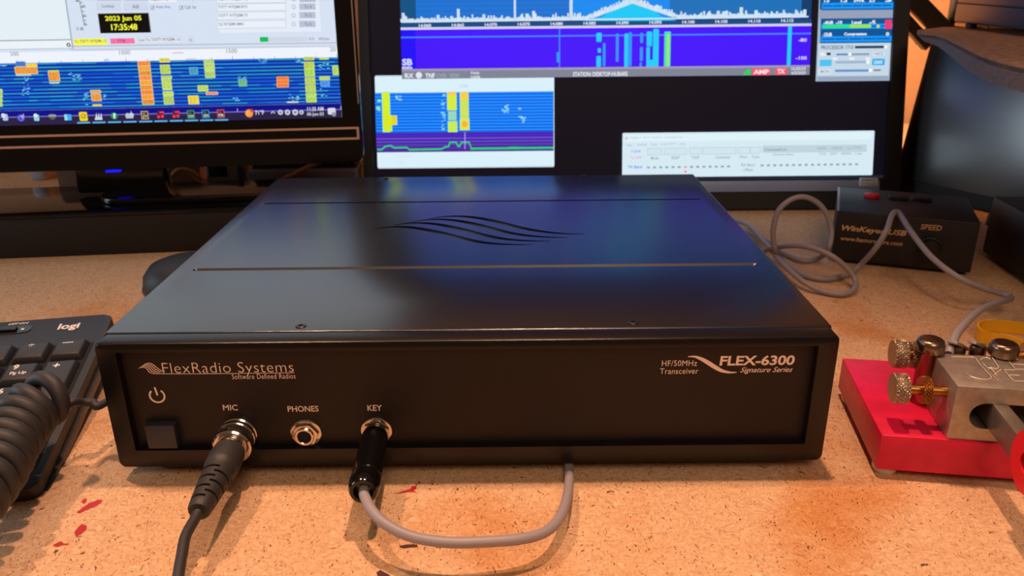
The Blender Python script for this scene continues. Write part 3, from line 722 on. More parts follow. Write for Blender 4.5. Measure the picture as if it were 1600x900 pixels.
s.text('USB', 718, 137, 13, 5, (190, 210, 236)); s.text('1500 2000', 618, 246, 26, 4, (214, 228, 236)); s.text('Hz', 622, 256, 9, 4, (214, 228, 236))
# main spectrum window
fx0, fx1 = s.st(628, 100)[0], s.st(1264, 100)[0]
def fy(px): return s.st(940, px)[1]
s.rst(fx0, fy(120.5), fx1, QT-.02, (18, 36, 92))
s.rst(fx0, fy(32), fx1, fy(-70), (26, 116, 212))
for k in range(20): yy = fy(32)+k*.0045; s.rst(fx0, yy, fx1, yy+.002, (24, 110, 206))
s.rst(fx0, fy(32), s.st(650, 20)[0], fy(-70), (10, 82, 132)); s.rst(s.st(1046, 20)[0], fy(32), fx1, fy(-70), (26, 112, 186)); s.rst(s.st(892, 20)[0], fy(32), s.st(1046, 20)[0], fy(-70), (20, 138, 240))
s.rst(s.st(1252, 10)[0], fy(32), fx1, fy(-70), (12, 60, 110))
hump = [(912, 33), (940, 27), (957, 17), (972, 4), (978, -40), (988, -60), (998, -40), (1004, 4), (1018, 14), (1034, 26), (1060, 33)]
s.poly([s.st(*p) for p in hump], (22, 200, 246))
xs = 627.0; tops = []
while xs < 1258:
    base = 34.5-(xs-627)*.014
    rise = max(0, 26-abs(xs-988)*.36) if abs(xs-988) < 72 else 0
    h = random.choice([3, 4, 5, 6, 4, 5, 8, 10]) if rise < 4 else random.uniform(4, 9)
    for cx, hh_ in ((716, 19), (833, 14), (630, 14), (1157, 15), (1130, 9), (1122, 10)):
        if abs(xs-cx) < 2.2: h = hh_
    yb = base-rise
    s.rect(xs-1.3, yb-h, xs+1.3, yb+(2.5 if rise > 3 else 0.5), jit((206, 226, 244), 10)); xs += 2.1
s.line([(628, 35.3), (940, 31), (1262, 26.8)], 2.2, (214, 230, 246))
for cx in (804, 892): s.line([(cx-.8, -120), (cx, 33)], 1, (1, 1, 1)); s.rect(cx-2.4, -120, cx+2.4, 32, (200, 222, 244))
s.rst(fx0, fy(41), fx1, fy(34), (16, 76, 130)); s.rst(fx0, fy(44.5), fx1, fy(40.5), (214, 206, 250))
for k in range(12):
    cx = 664+51.3*k; yb_ = 43.2-(cx-660)*.0135; s.text('14.%03d' % (60+5*k), cx-9, yb_, 19, 5, (226, 236, 250), .03)
s.rst(fx0, fy(105), fx1, fy(44.5), (70, 20, 250)); s.rst(fx0, fy(105), s.st(650, 80)[0], fy(44.5), (34, 12, 250))
s.rst(fx0, fy(57.4), fx1, fy(55), (66, 130, 250))
cy_ = (30, 206, 250); cb_ = (50, 150, 250)
for x, y0, y1, w_, c in ((874, 45, 106, 1.8, cb_), (871.5, 82, 98, 4, cb_), (935.5, 52, 66, 8, cy_), (936, 76, 83, 5, cy_), (935, 88, 105, 7, cy_), (943.5, 68, 104, 4, cb_), (964, 53, 97, 4, cb_), (978, 53, 107, 5.5, cy_), (984, 51, 104, 4.5, cb_), (1002, 52, 68, 4.5, cb_), (1001.5, 74, 96, 4.5, cb_), (1000.5, 98, 107, 3.5, cb_),
                           (1014, 50, 73, 8, cy_), (1012, 74, 106, 5, cy_), (1017, 94, 106, 8, cy_), (1024, 46, 106, 8, cy_), (1042, 50, 106, 9, (70, 222, 190)), (1043, 54, 104, 4, (150, 232, 110)), (1232, 41, 103, 3.6, cy_)):
    s.rect(x-w_/2, y0, x+w_/2, y1, c, .001)
s.text('-80', 1246, 66, 13, 5.5, (214, 210, 250), .03); s.text('-100', 1242, 94, 17, 5.5, (214, 210, 250), .03)
s.text('SB', 629, 103, 16, 10.5, (214, 220, 244), .04); s.text('PP', 629, 112, 16, 7.5, (206, 212, 230), .04)
s.rst(fx0, fy(120.5), fx1, fy(106), (128, 132, 148)); s.rst(fx0, fy(109), fx1, fy(105.3), (160, 150, 190))
s.text('RX', 633, 122.5, 14, 7.5, (226, 230, 240), .04); s.circle(655, 118, 5, (226, 230, 240)); s.text('TNF', 665, 122.5, 15, 7.5, (230, 234, 244), .04); s.text('CWX', 683, 122, 15, 6.5, (170, 174, 188)); s.text('VOX', 703, 121.8, 15, 6.5, (170, 174, 188)); s.text('Daily', 736, 117.5, 14, 5, (222, 226, 236), .03); s.text('100%', 736, 124, 15, 5, (222, 226, 236), .03)
s.text('STATION: DESKTOP-NUBARE', 895, 120, 85, 7, (226, 230, 240), .03)
s.poly([s.st(1160, 117.5), s.st(1171, 117), s.st(1171, 108.5), s.st(1165, 111)], (20, 220, 70))
s.rect(1174, 107.5, 1202, 118, (240, 90, 110), .0006); s.text('AMP', 1176, 116.6, 24, 7.4, (250, 220, 226), .04); s.rect(1210, 106.5, 1228, 117.5, (240, 90, 110), .0006); s.text('TX', 1213, 115.8, 12, 7.4, (250, 220, 226), .04)
s.text('16:50:53', 1235, 110.5, 22, 5, (216, 222, 232), .03); s.text('6/5/2023', 1235, 117, 22, 5, (216, 222, 232), .03)
# control panel at the right
px0, px1 = s.st(1274, 100)[0], s.st(1390, 80)[0]
def cy(p): return s.st(1335, p)[1]
s.rst(px0, cy(127), px1, QT-.005, (168, 186, 206)); s.rst(px0+.001, cy(15.5), px1, QT-.01, (12, 84, 146)); s.rst(px0+.001, cy(30), px1, cy(16.5), (150, 160, 184))
def meter(yt, yb, ytxt, txts, n, fillx=None):
    s.rst(px0+.0025, cy(yb+2), px1, cy(ytxt-6), (12, 84, 146))
    for x, tx, wd in txts: s.text(tx, x, ytxt+3.4-(x-1335)*.01, wd, 6, (236, 242, 250), .04)
    s.rst(px0+.003, cy(yb), px1, cy(yt), (14, 150, 250))
    wd = (px1-px0-.005)/n
    for k in range(n): s.rst(px0+.004+k*wd, cy((yt+yb)/2+.8), px0+.003+(k+1)*wd, cy((yt+yb)/2-.8), (14, 60, 120))
meter(5, 14.5, 1, ((1286, '1.0', 8), (1312, '1.5', 10), (1332, 'SWR', 17), (1356, '2.5', 9), (1381, '3', 10)), 7)
meter(38, 46, 35.5, ((1285, '-40dB', 15), (1304, '-10', 10), (1329, 'Level', 15), (1356, '-5', 10)), 7)
s.rect(1283.5, 39.3, 1330, 44.7, (40, 226, 140), .0008); s.rect(1326, 39, 1359, 44.3, (150, 232, 70), .0008); s.circle(1370, 41.8, 2.6, (206, 226, 50)); s.rect(1381, 32, 1391, 46, (236, 60, 110))
meter(57, 66, 54, ((1284, '-25dB', 14), (1317, 'Compression', 35), (1382, '0', 5)), 5)
s.rst(px0+.001, cy(119), px1-.001, cy(68), (198, 216, 232)); s.rst(px0+.002, cy(126), px1-.001, cy(120), (150, 166, 188))
s.text('PROCESSOR 1710', 1281, 78, 50, 6, (96, 106, 120), .02); s.rect(1334, 72.5, 1379, 76, (20, 60, 90)); s.circle(1382, 74, 2.6, (240, 246, 250))
s.text('Mic', 1280, 88, 9, 5.5, (240, 246, 250), .03); s.rect(1290, 83, 1296, 87, (40, 50, 60)); s.rect(1305, 84.5, 1356, 86.8, (130, 150, 176)); s.rect(1305, 84.5, 1322, 86.8, (80, 130, 190)); s.circle(1326, 85.4, 2.6, (250, 252, 255)); s.rect(1362, 81, 1380, 88, (214, 226, 236)); s.text('+ACC', 1364, 87, 14, 5, (130, 146, 164))
s.rect(1279, 94, 1297.5, 104, (80, 196, 240), .0006); s.rect(1304, 96, 1352, 99.5, (160, 182, 206)); s.circle(1354, 97.5, 3, (240, 246, 250)); s.rect(1361, 92.5, 1380, 102.5, (20, 176, 240), .0006); s.text('DAX', 1364, 100.5, 13, 5.5, (226, 244, 252), .03)
for x in (1303, 1329, 1354): s.rect(x-4, 90.5, x+4, 94, (232, 240, 248), .0004)
s.rect(1278, 109, 1296, 116, (224, 234, 242), .0004); s.text('MON', 1280, 115, 14, 5, (140, 156, 172), .02); s.rect(1303, 109.5, 1356, 112.5, (100, 146, 200)); s.circle(1358, 110.5, 2.8, (250, 252, 255)); s.rect(1363, 109, 1374, 111.5, (120, 130, 144))
# wide white bar window at the lower right
s.rect(972, 208, 1361, 273.6, (214, 234, 244), .0012)
def by(p, x=1165): return p-(x-1165)*.0125
s.rect(976, 206+5, 1359, 218, (222, 242, 248)); s.rect(1190, 227.5, 1352, 237.5, (192, 212, 222))
for x0, x1, tx in ((1011, 1033, 'Mode'), (1037, 1072, 'RXF'), (1076, 1095, 'TXF'), (1097, 1149, 'Command'), (1152, 1170, 'Pwr'), (1171, 1187, 'Tune')):
    y = by(231, (x0+x1)/2); s.rect(x0, y-1, x1, y+9.5, (176, 200, 212)); s.rect(x0+.8, y-.2, x1-.8, y+8.7, (208, 230, 240)); s.text(tx, (x0+x1)/2-6, y+16.5, 12 if len(tx) < 6 else 22, 4.4, (140, 158, 170))
for x, y, tx, wd, c in ((979, 217.5, 'Logger for radio contacts', 86, (186, 206, 214)), (978, 229, 'View', 9, (166, 186, 196)), (995, 228.5, 'Settings', 15, (166, 186, 196)), (1016, 228, 'Tools', 10, (166, 186, 196)), (1032, 227.7, 'Import RTT', 23, (166, 186, 196)), (1061, 227.5, 'Help', 9, (166, 186, 196)),
                        (985, 239, '7.074', 15, (130, 150, 240)), (983, 248.5, 'TX OFF', 19, (240, 160, 170)), (980, 263, 'TX Band', 22, (90, 100, 220)), (1157, 260, 'RX Band', 21, (140, 160, 172)), (1160, 267.5, 'Offset', 15, (140, 160, 172)), (1206, 244, 'Country status', 32, (140, 160, 172)), (1193, 236, 'Connected on', 34, (120, 140, 150)), (1275, 234, 'QSL   QRZ   LoTW', 70, (150, 172, 160)), (1278, 243, 'CQ   DX   ARRL  Log', 66, (150, 168, 178))):
    s.text(tx, x, y, wd, 4.2, c)
for k in range(14): s.rect(1010+k*9.6, by(260, 1010+k*9.6)-1.6, 1014.5+k*9.6, by(260, 1010+k*9.6)+1.2, (240, 150, 160) if k in (6,) else (140, 158, 172))
for k in range(16): s.rect(1187+k*9.8, by(259, 1187+k*9.8)-1.6, 1191.5+k*9.8, by(259, 1187+k*9.8)+1.2, (140, 158, 172))
s.circle(1070, 268, 1.8, (244, 120, 130)); s.circle(978, 216.5, 1.4, (230, 120, 130))
s.build('screen', rm)
RB = -.0095
bezel(rm, (-.2630, RB, .2620, QT+.014), (QL, QB, QR, QT), -.003, .006, M_MATTEBLK, r=.003)
MB().box((0, .022, .215), (.52, .036, .43), bevel=.012, seg=3).build('housing', M_MATTEBLK, rm)
MB().box(((.2415+QL)/2, -.0064, .0128), (.2415-QL, .0012, .0105), bevel=.0003).build('chin_strip', mat('grey_chin_strip', (150, 172, 214), .4, .2), rm)
st_ = MB(); st_.box((.2303, -.0072, .0161), (.0180, .0006, .0078), bevel=.0002)
stk = tag(st_.build('sticker', mat('silver_sticker', (226, 236, 240), .4, .1), rm), 'silver rating sticker')
mb = MB()
for k, (x, wd) in enumerate(((-.007, .0135), (-.0072, .014))):
    print_text(mb, ('ENERGY', 'STAR 6.0')[k], Vector((.2303+x, -.0076, .0164-.0036*k)), Vector((1, 0, 0)), Vector((0, 0, 1)), wd, .0026, .03, 0, .0)
mb.build('sticker_print', mat('sticker_grey', (140, 150, 160), .5), stk, smooth=0)
inv = rm.matrix_world.inverted()
mb = MB(); mb.hexa([inv @ Vector(p) for p in ((.03, .53, .012), (.25, .53, .012), (.25, .57, .012), (.03, .57, .012))], [inv @ Vector(p) for p in ((.05, .535, .16), (.23, .535, .16), (.23, .555, .16), (.05, .555, .16))], .002); mb.build('neck', M_MATTEBLK, rm)
mb = MB(); mb.prism(rrect(-.14, -.03, .14, .15, .02, 5), 0, .012, inv @ Matrix.Translation((.14, .485, 0)), bevel=.002, seg=2); mb.build('base', M_MATTEBLK, rm)

# ------------------------------------------------------------------ keyboard
KA = atz(178, 490, .030); KR = Matrix.Rotation(math.radians(10.5), 3, 'Z') @ Matrix.Rotation(math.radians(9), 3, 'X')
KM = Matrix.Translation(KA) @ KR.to_4x4()
kb = empty('keyboard', 'black keyboard with white legends at the left edge, partly under a coiled cord', 'keyboard', KM)
KW = .40; KD = .1500
P = rrect(-KW, -KD, 0, 0, .006, 5)
MB().prism(P, -.0075, 0, bevel=.0008, seg=2).build('case', M_KEYBODY, kb)
MB().prism(rrect(-KW-.001, -KD-.0012, .0016, .0012, .007, 5), -.0125, -.0076, bevel=.001).build('lower_shell', mat('keyboard_under', (58, 54, 56), .4), kb)
# recessed dark well behind the keys, and a raised wrist rim
MB().box((-.147, -.083, .0001), (.286, .1045, .0004)).build('key_well', M_HOLE, kb)
MB().prism(rrect(-.086, -.0140, -.0432, -.0062, .0037, 5), .0000, .0004).build('switch_recess', M_GLOSSBLK, kb)
MB().box((-.0560, -.0101, .0010), (.010, .0036, .0014), bevel=.0004).build('power_switch', mat('switch_slider', (30, 30, 32), .4), kb)
for x in (-.0665, -.0475): MB().box((x, -.0112, .0006), (.0016, .0016, .0006)).build('switch_mark', M_WHITE, kb)
KU, KV = Vector((1, 0, 0)), Vector((0, 1, 0))
def kb_text(parent, body, cx, cy, ht, bold=.02, z=.0002, asp=None, shear=0, name='legend'):
    vs, fs = text_geo(body, bold, shear)
    # true aspect from a second look at the glyph string
    c = bpy.data.curves.new('g', 'FONT'); c.body = body; c.size = 1; o = bpy.data.objects.new('g', c); COL.objects.link(o)
    bpy.context.view_layer.update(); d = o.dimensions.copy(); bpy.data.objects.remove(o); bpy.data.curves.remove(c)
    wd = ht*d.x/max(d.y, 1e-6)*(asp or 1)
    mb = MB(); mb.add2d(([(x*wd, y*ht) for x, y in vs], fs), Vector((cx-wd/2, cy-ht/2, z)), KU, KV, 0)
    return mb.build(name, M_WHITE, parent, smooth=0)
lg = kb_text(kb, 'logi', -.0224, -.0118, .0082, .03, .0003, 1.0, 0, 'brand_legend')
kb_text(kb, 'OFF', -.0548, -.0036, .0021, .02, .0003, 1.1, .2); kb_text(kb, 'ON', -.0492, -.0036, .0021, .02, .0003, 1.1, .2)
PX, PYK = .0192, .0206; XR = -.0055; YT = -.0309; KH = .0042
def keycap(c0, r0, cw=1, rh=1, legends=()):
    x1 = XR-c0*PX; x0 = x1-PX*cw+.0018; y1 = YT-r0*PYK; y0 = y1-PYK*rh+.0032
    t = .0017
    k = MB().hexa([Vector((x0, y0, .0002)), Vector((x1, y0, .0002)), Vector((x1, y1, .0002)), Vector((x0, y1, .0002))],
                  [Vector((x0+t, y0+t, KH)), Vector((x1-t, y0+t, KH)), Vector((x1-t, y1-t, KH)), Vector((x0+t, y1-t, KH))], .0007).build('keycap', M_KEY, kb)
    for body, fx, fyy, ht in legends:
        kb_text(k, body, x0+(x1-x0)*fx, y0+(y1-y0)*fyy, ht, .025, KH+.0001)
keycap(0, 0, 1, 1, (('–', .42, .74, .0007),)); keycap(1, 0, 1, 1, (('*', .42, .74, .0034),)); keycap(2, 0, 1, 1, (('/', .35, .72, .0036),)); keycap(3, 0, 1, 1, (('Num', .4, .76, .0028), ('Lock', .4, .5, .0028)))
keycap(0, 1, 1, 2, (('+', .42, .84, .0036),)); keycap(1, 1, 1, 1, (('9', .34, .74, .0046), ('Pg Up', .50, .40, .0032))); keycap(2, 1, 1, 1, (('8', .30, .74, .0046),)); keycap(3, 1, 1, 1, (('7', .30, .74, .0046), ('Home', .42, .36, .0028)))
keycap(1, 2, 1, 1, (('6', .30, .70, .0046),)); keycap(2, 2, 1, 1, (('5', .3, .7, .0046),)); keycap(3, 2, 1, 1, (('4', .3, .7, .0046),))
keycap(0, 3, 1, 2, (('Enter', .45, .88, .0030),)); keycap(1, 3, 1, 1, (('3', .30, .70, .0046), ('Pg Dn', .42, .34, .0030))); keycap(2, 3, 1, 1, (('2', .3, .7, .0046),)); keycap(3, 3, 1, 1, (('1', .3, .7, .0046),))
keycap(1, 4, 1, 1, (('.', .30, .62, .0012), ('Del', .42, .34, .0030))); keycap(2, 4, 2, 1, (('0', .2, .7, .0046),))
for r in range(5):
    for c in range(4, 14): keycap(c+.5, r)
for x in (-.03, -.36):
    MB().box((x, -.016, -.0205), (.022, .006, .0155), Matrix.Rotation(math.radians(-9), 3, 'X'), bevel=.001).build('tilt_foot', M_MATTEBLK, kb)
MB().box((-KW/2, -KD+.012, -.0130), (KW*.8, .008, .0018)).build('front_foot', M_RUBBER, kb)

# ------------------------------------------------------------------ coiled cord lying over the keyboard
cc0 = [atz(-60, 800, .030), atz(-15, 742, .032), atz(12, 692, .034), atz(40, 650, .037), atz(64, 628, .039), atz(84, 617, .0385)]
axis = spline(cc0, 40)
Ls = [0]
for a, b in zip(axis, axis[1:]): Ls.append(Ls[-1]+(b-a).length)
pitch = .0080; RC = .0098; pts = []; N_ = int(Ls[-1]/pitch*22)
import bisect
for i in range(N_+1):
    l = Ls[-1]*i/N_; k = min(max(bisect.bisect_right(Ls, l)-1, 0), len(axis)-2); f = (l-Ls[k])/max(1e-9, Ls[k+1]-Ls[k])
    p = axis[k].lerp(axis[k+1], f); t = (axis[k+1]-axis[k]).normalized(); sd = t.cross(Vector((0, 0, 1))).normalized(); up = sd.cross(t)
    a = 2*PI*(l-Ls[-1])/pitch+1.5*PI; pts.append(p+(sd*math.cos(a)+up*math.sin(a))*RC)
e = pts[-1]
t_ = (axis[-1]-axis[-3]).normalized()
tail = spline([e, axis[-1]+t_*.005+Vector((.0045, -.002, -.0055)), atz(128, 629, .0300), atz(145, 629, .0285), atz(163, 630, .027), Vector((-.172, .075, .024)), Vector((-.1745, .13, .012)), Vector((-.176, .19, .003))], 8)
co = tag(MB().tube(pts+tail[1:], .0036, 12, radii=[.0037]*len(pts)+[max(.0020, .0037-.0004*i) for i in range(len(tail)-1)]).build('coiled_cord', M_RUBBER), 'thick black coiled cord lying across the right end of the keyboard', 'cord')

# dark rounded puck peeking out behind the left side of the transceiver
mo = empty('computer_mouse', 'black rounded mouse peeking out beyond the left side of the radio', 'mouse', Matrix.Translation((-.2195, .238, 0)))
MB().lathe([(.029, 0), (.0315, .003), (.0325, .009), (.031, .017), (.026, .0235), (.017, .027), (.006, .0285), (.0005, .0287)], (0, 0, 0), (0, 0, 1), 40).build('shell', M_MATTEBLK, mo)
MB().lathe([(.0327, .006), (.0331, .007), (.0331, .008), (.0327, .009)], (0, 0, 0), (0, 0, 1), 40).build('seam_ring', M_RUBBER, mo)

# ------------------------------------------------------------------ paddle key
PYAW = math.radians(-9); PM = Matrix.Translation((.1886, -.0036, 0)) @ Matrix.Rotation(PYAW, 4, 'Z')
pd = empty('paddle_key', 'steel morse paddle key on a heavy red base at the right edge', 'morse key', PM)
PI_ = PM.inverted()
BZ0, BZ1 = .004, .0224
MB().hexa([Vector(p) for p in ((0, 0, BZ0), (.090, 0, BZ0), (.090, .080, BZ0), (0, .080, BZ0))], [Vector(p) for p in ((0, 0, BZ1), (.090, 0, BZ1), (.090, .080, BZ1), (0, .080, BZ1))], .0008, 2).build('base', M_RED, pd)
for x, y in ((.006, .007), (.082, .007), (.006, .072), (.082, .072)): tag(MB().lathe([(.0048, 0), (.0055, .0012), (.0055, BZ0+.0002)], (x, y, 0), (0, 0, 1), 20).build('rubber_foot', mat('clear_foot', (206, 192, 180), .4), pd), 'pale rubber foot')
fb = PI_ @ atz(1478, 685, BZ1); 
X0 = fb.x; Y0 = .0008; X1 = .083; Y1 = .0345; Z0 = BZ1; Z1 = .0494
body = MB().box(((X0+X1)/2, (Y0+Y1)/2, (Z0+Z1)/2), (X1-X0, Y1-Y0, Z1-Z0), bevel=.0005, seg=2).build('frame_body', M_STEEL, pd)
zs = (aty(1515, 649, -.008)).z; sl0 = (PI_ @ aty(1513, 650, -.0075)).x; rs = .0064; zc = .0352
P = [(sl0+rs+rs*math.cos(math.radians(a)), zc+rs*math.sin(math.radians(a))) for a in range(90, 271, 15)]
P += [(X1-.014+rs*math.cos(math.radians(a)), zc+rs*math.sin(math.radians(a))) for a in range(-90, 91, 15)]
c1 = MB().prism(P, -.004, .0300, mk(Vector((0, .0290, 0)), Vector((1, 0, 0)), Vector((0, 0, 1)), Vector((0, -1, 0)))).build('cutter', None)
c1.matrix_world = PM
# engraved strokes on the top, laid on as dark lines with painted bright glints beside them
def top_l(u, v): q = PI_ @ atz(u, v, Z1); return (q.x, q.y)
strokes = [[(1485, 556.5), (1503, 557.3), (1521, 558.3), (1528, 567), (1536, 576), (1543, 583.5), (1547, 588), (1545, 591), (1538, 592.3), (1529, 591.5), (1519, 589), (1511, 585.5), (1506, 582)],
           [(1530, 562), (1534, 559), (1540, 558.5), (1546, 560.5)], [(1533, 566), (1540, 573), (1547, 576)], [(1549, 558.5), (1553, 565), (1557.5, 571), (1558, 574), (1553, 575.3), (1545, 573.8)],
           [(1551, 585), (1557, 580.5), (1562.5, 577)], [(1549, 587), (1554, 590.5), (1558, 593.5)], [(1545, 573.8), (1550, 579), (1556, 586)],
           [(1572, 560.5), (1582, 560.6), (1590, 561.3)], [(1572, 560.5), (1578, 568), (1585, 576)], [(1581, 568.6), (1590, 568.8), (1599, 569.2)], [(1585, 576.4), (1593, 576.6), (1602, 577)],
           [(1567, 577.3), (1576, 577.3), (1584, 577.5)], [(1568, 579), (1575, 587), (1582, 594.5)], [(1575.5, 585.5), (1584, 585.8), (1592, 586.5)], [(1583, 595), (1592, 595), (1602, 595.5)]]
eng = MB(); glint = MB()
for st in strokes:
    q = cm2([top_l(*p) for p in st], 4)
    eng.tube([(x, y, Z1+.00002) for x, y in q], .00018, 6)
    glint.tube([(x+.00026, y-.00026, Z1+.00005) for x, y in q], .00020, 5)
boolean_cut(body, [c1])
tag(eng.build('engraving', mat('engraved_dark', (66, 54, 48), .5, .6), pd), 'engraved lettering strokes'); glint.build('engraving_glint', mat('engraved_glint', (244, 228, 204), .4, .1), pd)
# binding posts behind the body
def post(u, v, ztop, rr):
    q = PI_ @ atz(u, v, ztop); mb = MB()
    mb.lathe([(.0046, BZ1), (.0046, ztop-.0075), (.0050, ztop-.0068), (rr-.0002, ztop-.0062), (rr, ztop-.0052), (rr, ztop-.0022), (rr-.0006, ztop-.0008), (rr-.0014, ztop-.0001), (rr-.0022, ztop)], (q.x, q.y, 0), (0, 0, 1), 36)
    mb.build('binding_post', M_POST, pd); return q
q1 = post(1456, 529, .0565, .0064); q2 = post(1571, 535, .0565, .0064)
# thumbscrews: a large knurled head, a locking wheel and a threaded shaft
def thumbscrew(uv_head, yv, xend, r1=.0070, r2=.0064, m2=M_KNURL, gap=.0090):
    h = PI_ @ aty(*uv_head, yv); x = h.x; y = h.y; z = h.z
    t = MB().knurl((x-.0030, y, z), (x+.0032, y, z), r1, 24, .0008, 8, 20).build('thumb_screw', M_KNURL, pd)
    MB().cyl((x+.003, y, z), (xend, y, z), .0024, 20).build('shaft', M_BRASS, t)
    MB().knurl((x+gap, y, z), (x+gap+.0038, y, z), r2, 22, .0008, 8, 16).build('lock_wheel', m2, t)
    return z
thumbscrew((1405, 607), .006, X0+.004, m2=M_BRASS); 
thumbscrew((1404, 553), q1.y, q1.x, .0070, .0066, gap=.0050)
h = PI_ @ atz(1598, 546, .052)
MB().knurl((q2.x+.0095, q2.y, .0500), (q2.x+.0155, q2.y, .0500), .0068, 24, .0008, 8, 20).build('thumb_screw', M_KNURL, pd)
MB().cyl((q2.x, q2.y, .0500), (q2.x+.0100, q2.y, .0500), .0022, 18).build('screw_shaft', M_BRASS, pd)
# wire terminals behind the body
for (u, v), yaw_ in (((1497, 541), .5), ((1529, 541), .35)):
    q = PI_ @ atz(u, v, .050)
    Mt = Matrix.Translation((q.x, q.y, 0)) @ Matrix.Rotation(yaw_, 4, 'Z'); mb = MB()
    mb.lathe([(.0030, BZ1), (.0030, .044), (.0038, .0445), (.0038, .049), (.0032, .0505)], (q.x, q.y, 0), (0, 0, 1), 24)
    t = mb.build('terminal_screw', M_POST, pd)
    MB().box((0, 0, .0505), (.0100, .0052, .0016), Matrix.Rotation(.5, 3, 'Y') @ Matrix.Rotation(-.2, 3, 'X'), bevel=.0003).build('solder_tab', M_STEEL, t, matrix=Mt)
# lever and finger piece
lx = .04695; le_ = -.0470
MB().box((lx, (.0245+le_)/2, zc+.0003), (.0065, .0245-le_, .0122), bevel=.0003).build('lever', mat('lever_steel', (150, 140, 130), .4, .8, var=.1, vscale=200), pd)
mb = MB(); Mp = mk(Vector((lx-.00325, -.0415, .0388)), Vector((0, -1, 0)), Vector((0, 0, 1)), Vector((-1, 0, 0)))
mb.ring_prism(circ(0, 0, .0128, 40), circ(0, -.0003, .0044, 40), 0, .0030, Mp)
FINGER = mb.build('finger_piece', mat('red_finger_piece', (222, 34, 40), .35), pd)
MB().lathe([(.0046, 0), (.0046, .0008), (.0010, .0008)], Mp @ Vector((0, -.0003, .0001)), Vector((-1, 0, 0)), 24).build('finger_screw', M_HOLE, pd)

# ------------------------------------------------------------------ keyer box
f0 = atz(1297, 410); f1 = atz(1515, 433); UX = (f1-f0).normalized(); UY = Vector((-UX.y, UX.x, 0)); KL = (f1-f0).length; KDp = .080; KHt = .0435
km = mk(Vector((f0.x, f0.y, 0)), UX, UY, Vector((0, 0, 1))); ki = km.inverted()
ke = empty('keyer_box', 'small black electronic keyer box with a red button, tan lettering on its front', 'keyer', km)
MB().box((KL/2, KDp/2, KHt/2+.0015), (KL, KDp, KHt-.003), bevel=.0012).build('enclosure', M_KEYER, ke)
for x in (.010, KL-.010):
    for y in (.01, KDp-.01): MB().cyl((x, y, 0), (x, y, .0018), .005, 16).build('rubber_foot', M_RUBBER, ke)
MB().box((.0006, KDp/2, KHt-.0004), (.0018, KDp-.002, .0010), bevel=.0003).build('lit_edge', mat('lit_edge_grey', (150, 152, 156), .35, .3), ke)  # pale strip painting the monitor's light on the left top edge
def ktop(u, v): return ki @ atz(u, v, KHt)
b = ktop(1362, 308)
MB().prism(circ(b.x, b.y, .0062, 24, .0052), KHt-.0006, KHt+.0030, bevel=.0008, seg=3).build('push_button', mat('button_red', (206, 22, 40), .35), ke)
for u, v in ((1403, 311), (1440, 313)):
    b = ktop(u, v); MB().prism(rrect(b.x-.0075, b.y-.004, b.x+.0075, b.y+.004, .002, 4), KHt-.0006, KHt+.0026, bevel=.0006, seg=2).build('push_button', M_MATTEBLK, ke)
FN = (ke.matrix_world.to_3x3() @ Vector((0, -1, 0)))
def kfront(u, v): return ki @ atp(u, v, Vector((f0.x, f0.y, 0)), FN)
def kf_text(name, body, l, r, hpx, bold, shear):
    a = kfront(*l); b = kfront(*r); ht = (kfront(l[0], l[1]-hpx)-a).z
    mb = MB(); print_text(mb, body, Vector((a.x, 0, a.z)), Vector((1, 0, 0)), Vector((0, 0, 1)), b.x-a.x, ht, bold, shear, .0002)
    return mb.build(name, M_TAN, ke, smooth=0)
kf_text('name_lettering', 'WinKeyer USB', (1314, 362), (1415, 373), 11, .03, .25)
kf_text('web_lettering', 'www.hamcrafters.com', (1313, 375), (1409, 386.5), 6.5, .015, .15)
kf_text('speed_lettering', 'SPEED', (1438, 358), (1471, 360.5), 8.5, .02, .1)
kn = kfront(1452, 385)
MB().lathe([(.0085, 0), (.0085, .003), (.0072, .0035), (.0068, .011), (.0060, .0118)], (kn.x, -.0002, kn.z), (0, -1, 0), 28).build('speed_knob', M_MATTEBLK, ke)

# ------------------------------------------------------------------ grey paddle cable, from the paddle over the keyer into loops behind the radio
yb = atz(1250, 412, .003).y
def zy(u, v, y): return aty(u, v, y)
g0 = PM @ Vector((q1.x+.0105, q1.y+.004, .047))
pts = [g0, atz(1489, 535, .050), atz(1500, 515, .046), atz(1528, 487, .034), atz(1556, 474, .022), atz(1579, 467, .0135), atz(1572, 461, .012), atz(1535, 450, .017), atz(1495, 432, .024), atz(1455, 401, .031), atz(1425, 364, .0395), atz(1410, 341, .0445),
       atz(1402, 331, .047), atz(1394, 336, .046), atz(1385, 360, .038), atz(1368, 388, .024), atz(1342, 416, .006), atz(1325, 428, .0032), atz(1290, 436, .003), atz(1252, 428, .003), atz(1222, 408, .0035),
       aty(1211, 388, yb), aty(1208, 360, yb), aty(1216, 330, yb+.002), aty(1236, 312, yb+.003), aty(1258, 308, yb+.003), aty(1280, 319, yb+.002), aty(1294, 340, yb), aty(1299, 365, yb-.004), aty(1294, 388, yb-.010), atz(1280, 403, .004), atz(1255, 407, .0032), atz(1228, 397, .0035),
       atz(1200, 378, .004), atz(1172, 362, .004), atz(1140, 352, .003)]
gc = tag(MB().tube(spline(pts, 9), .0021, 12).build('paddle_cable', M_GREYCABLE), 'grey cable from the paddle over the black keyer box, curling into an upright loop', 'cable')
pts = [atz(1160, 372, .003), atz(1185, 392, .004), atz(1205, 388, .012), atz(1232, 384, .022), atz(1262, 386, .026), atz(1296, 398, .024), atz(1322, 418, .015), atz(1336, 438, .0065), atz(1334, 452, .0038), atz(1316, 459.5, .003), atz(1285, 455, .003), atz(1252, 438, .0075), atz(1222, 411, .0085), atz(1196, 380, .0090), atz(1170, 352, .0080), atz(1140, 343, .0060), atz(1105, 340, .004)]
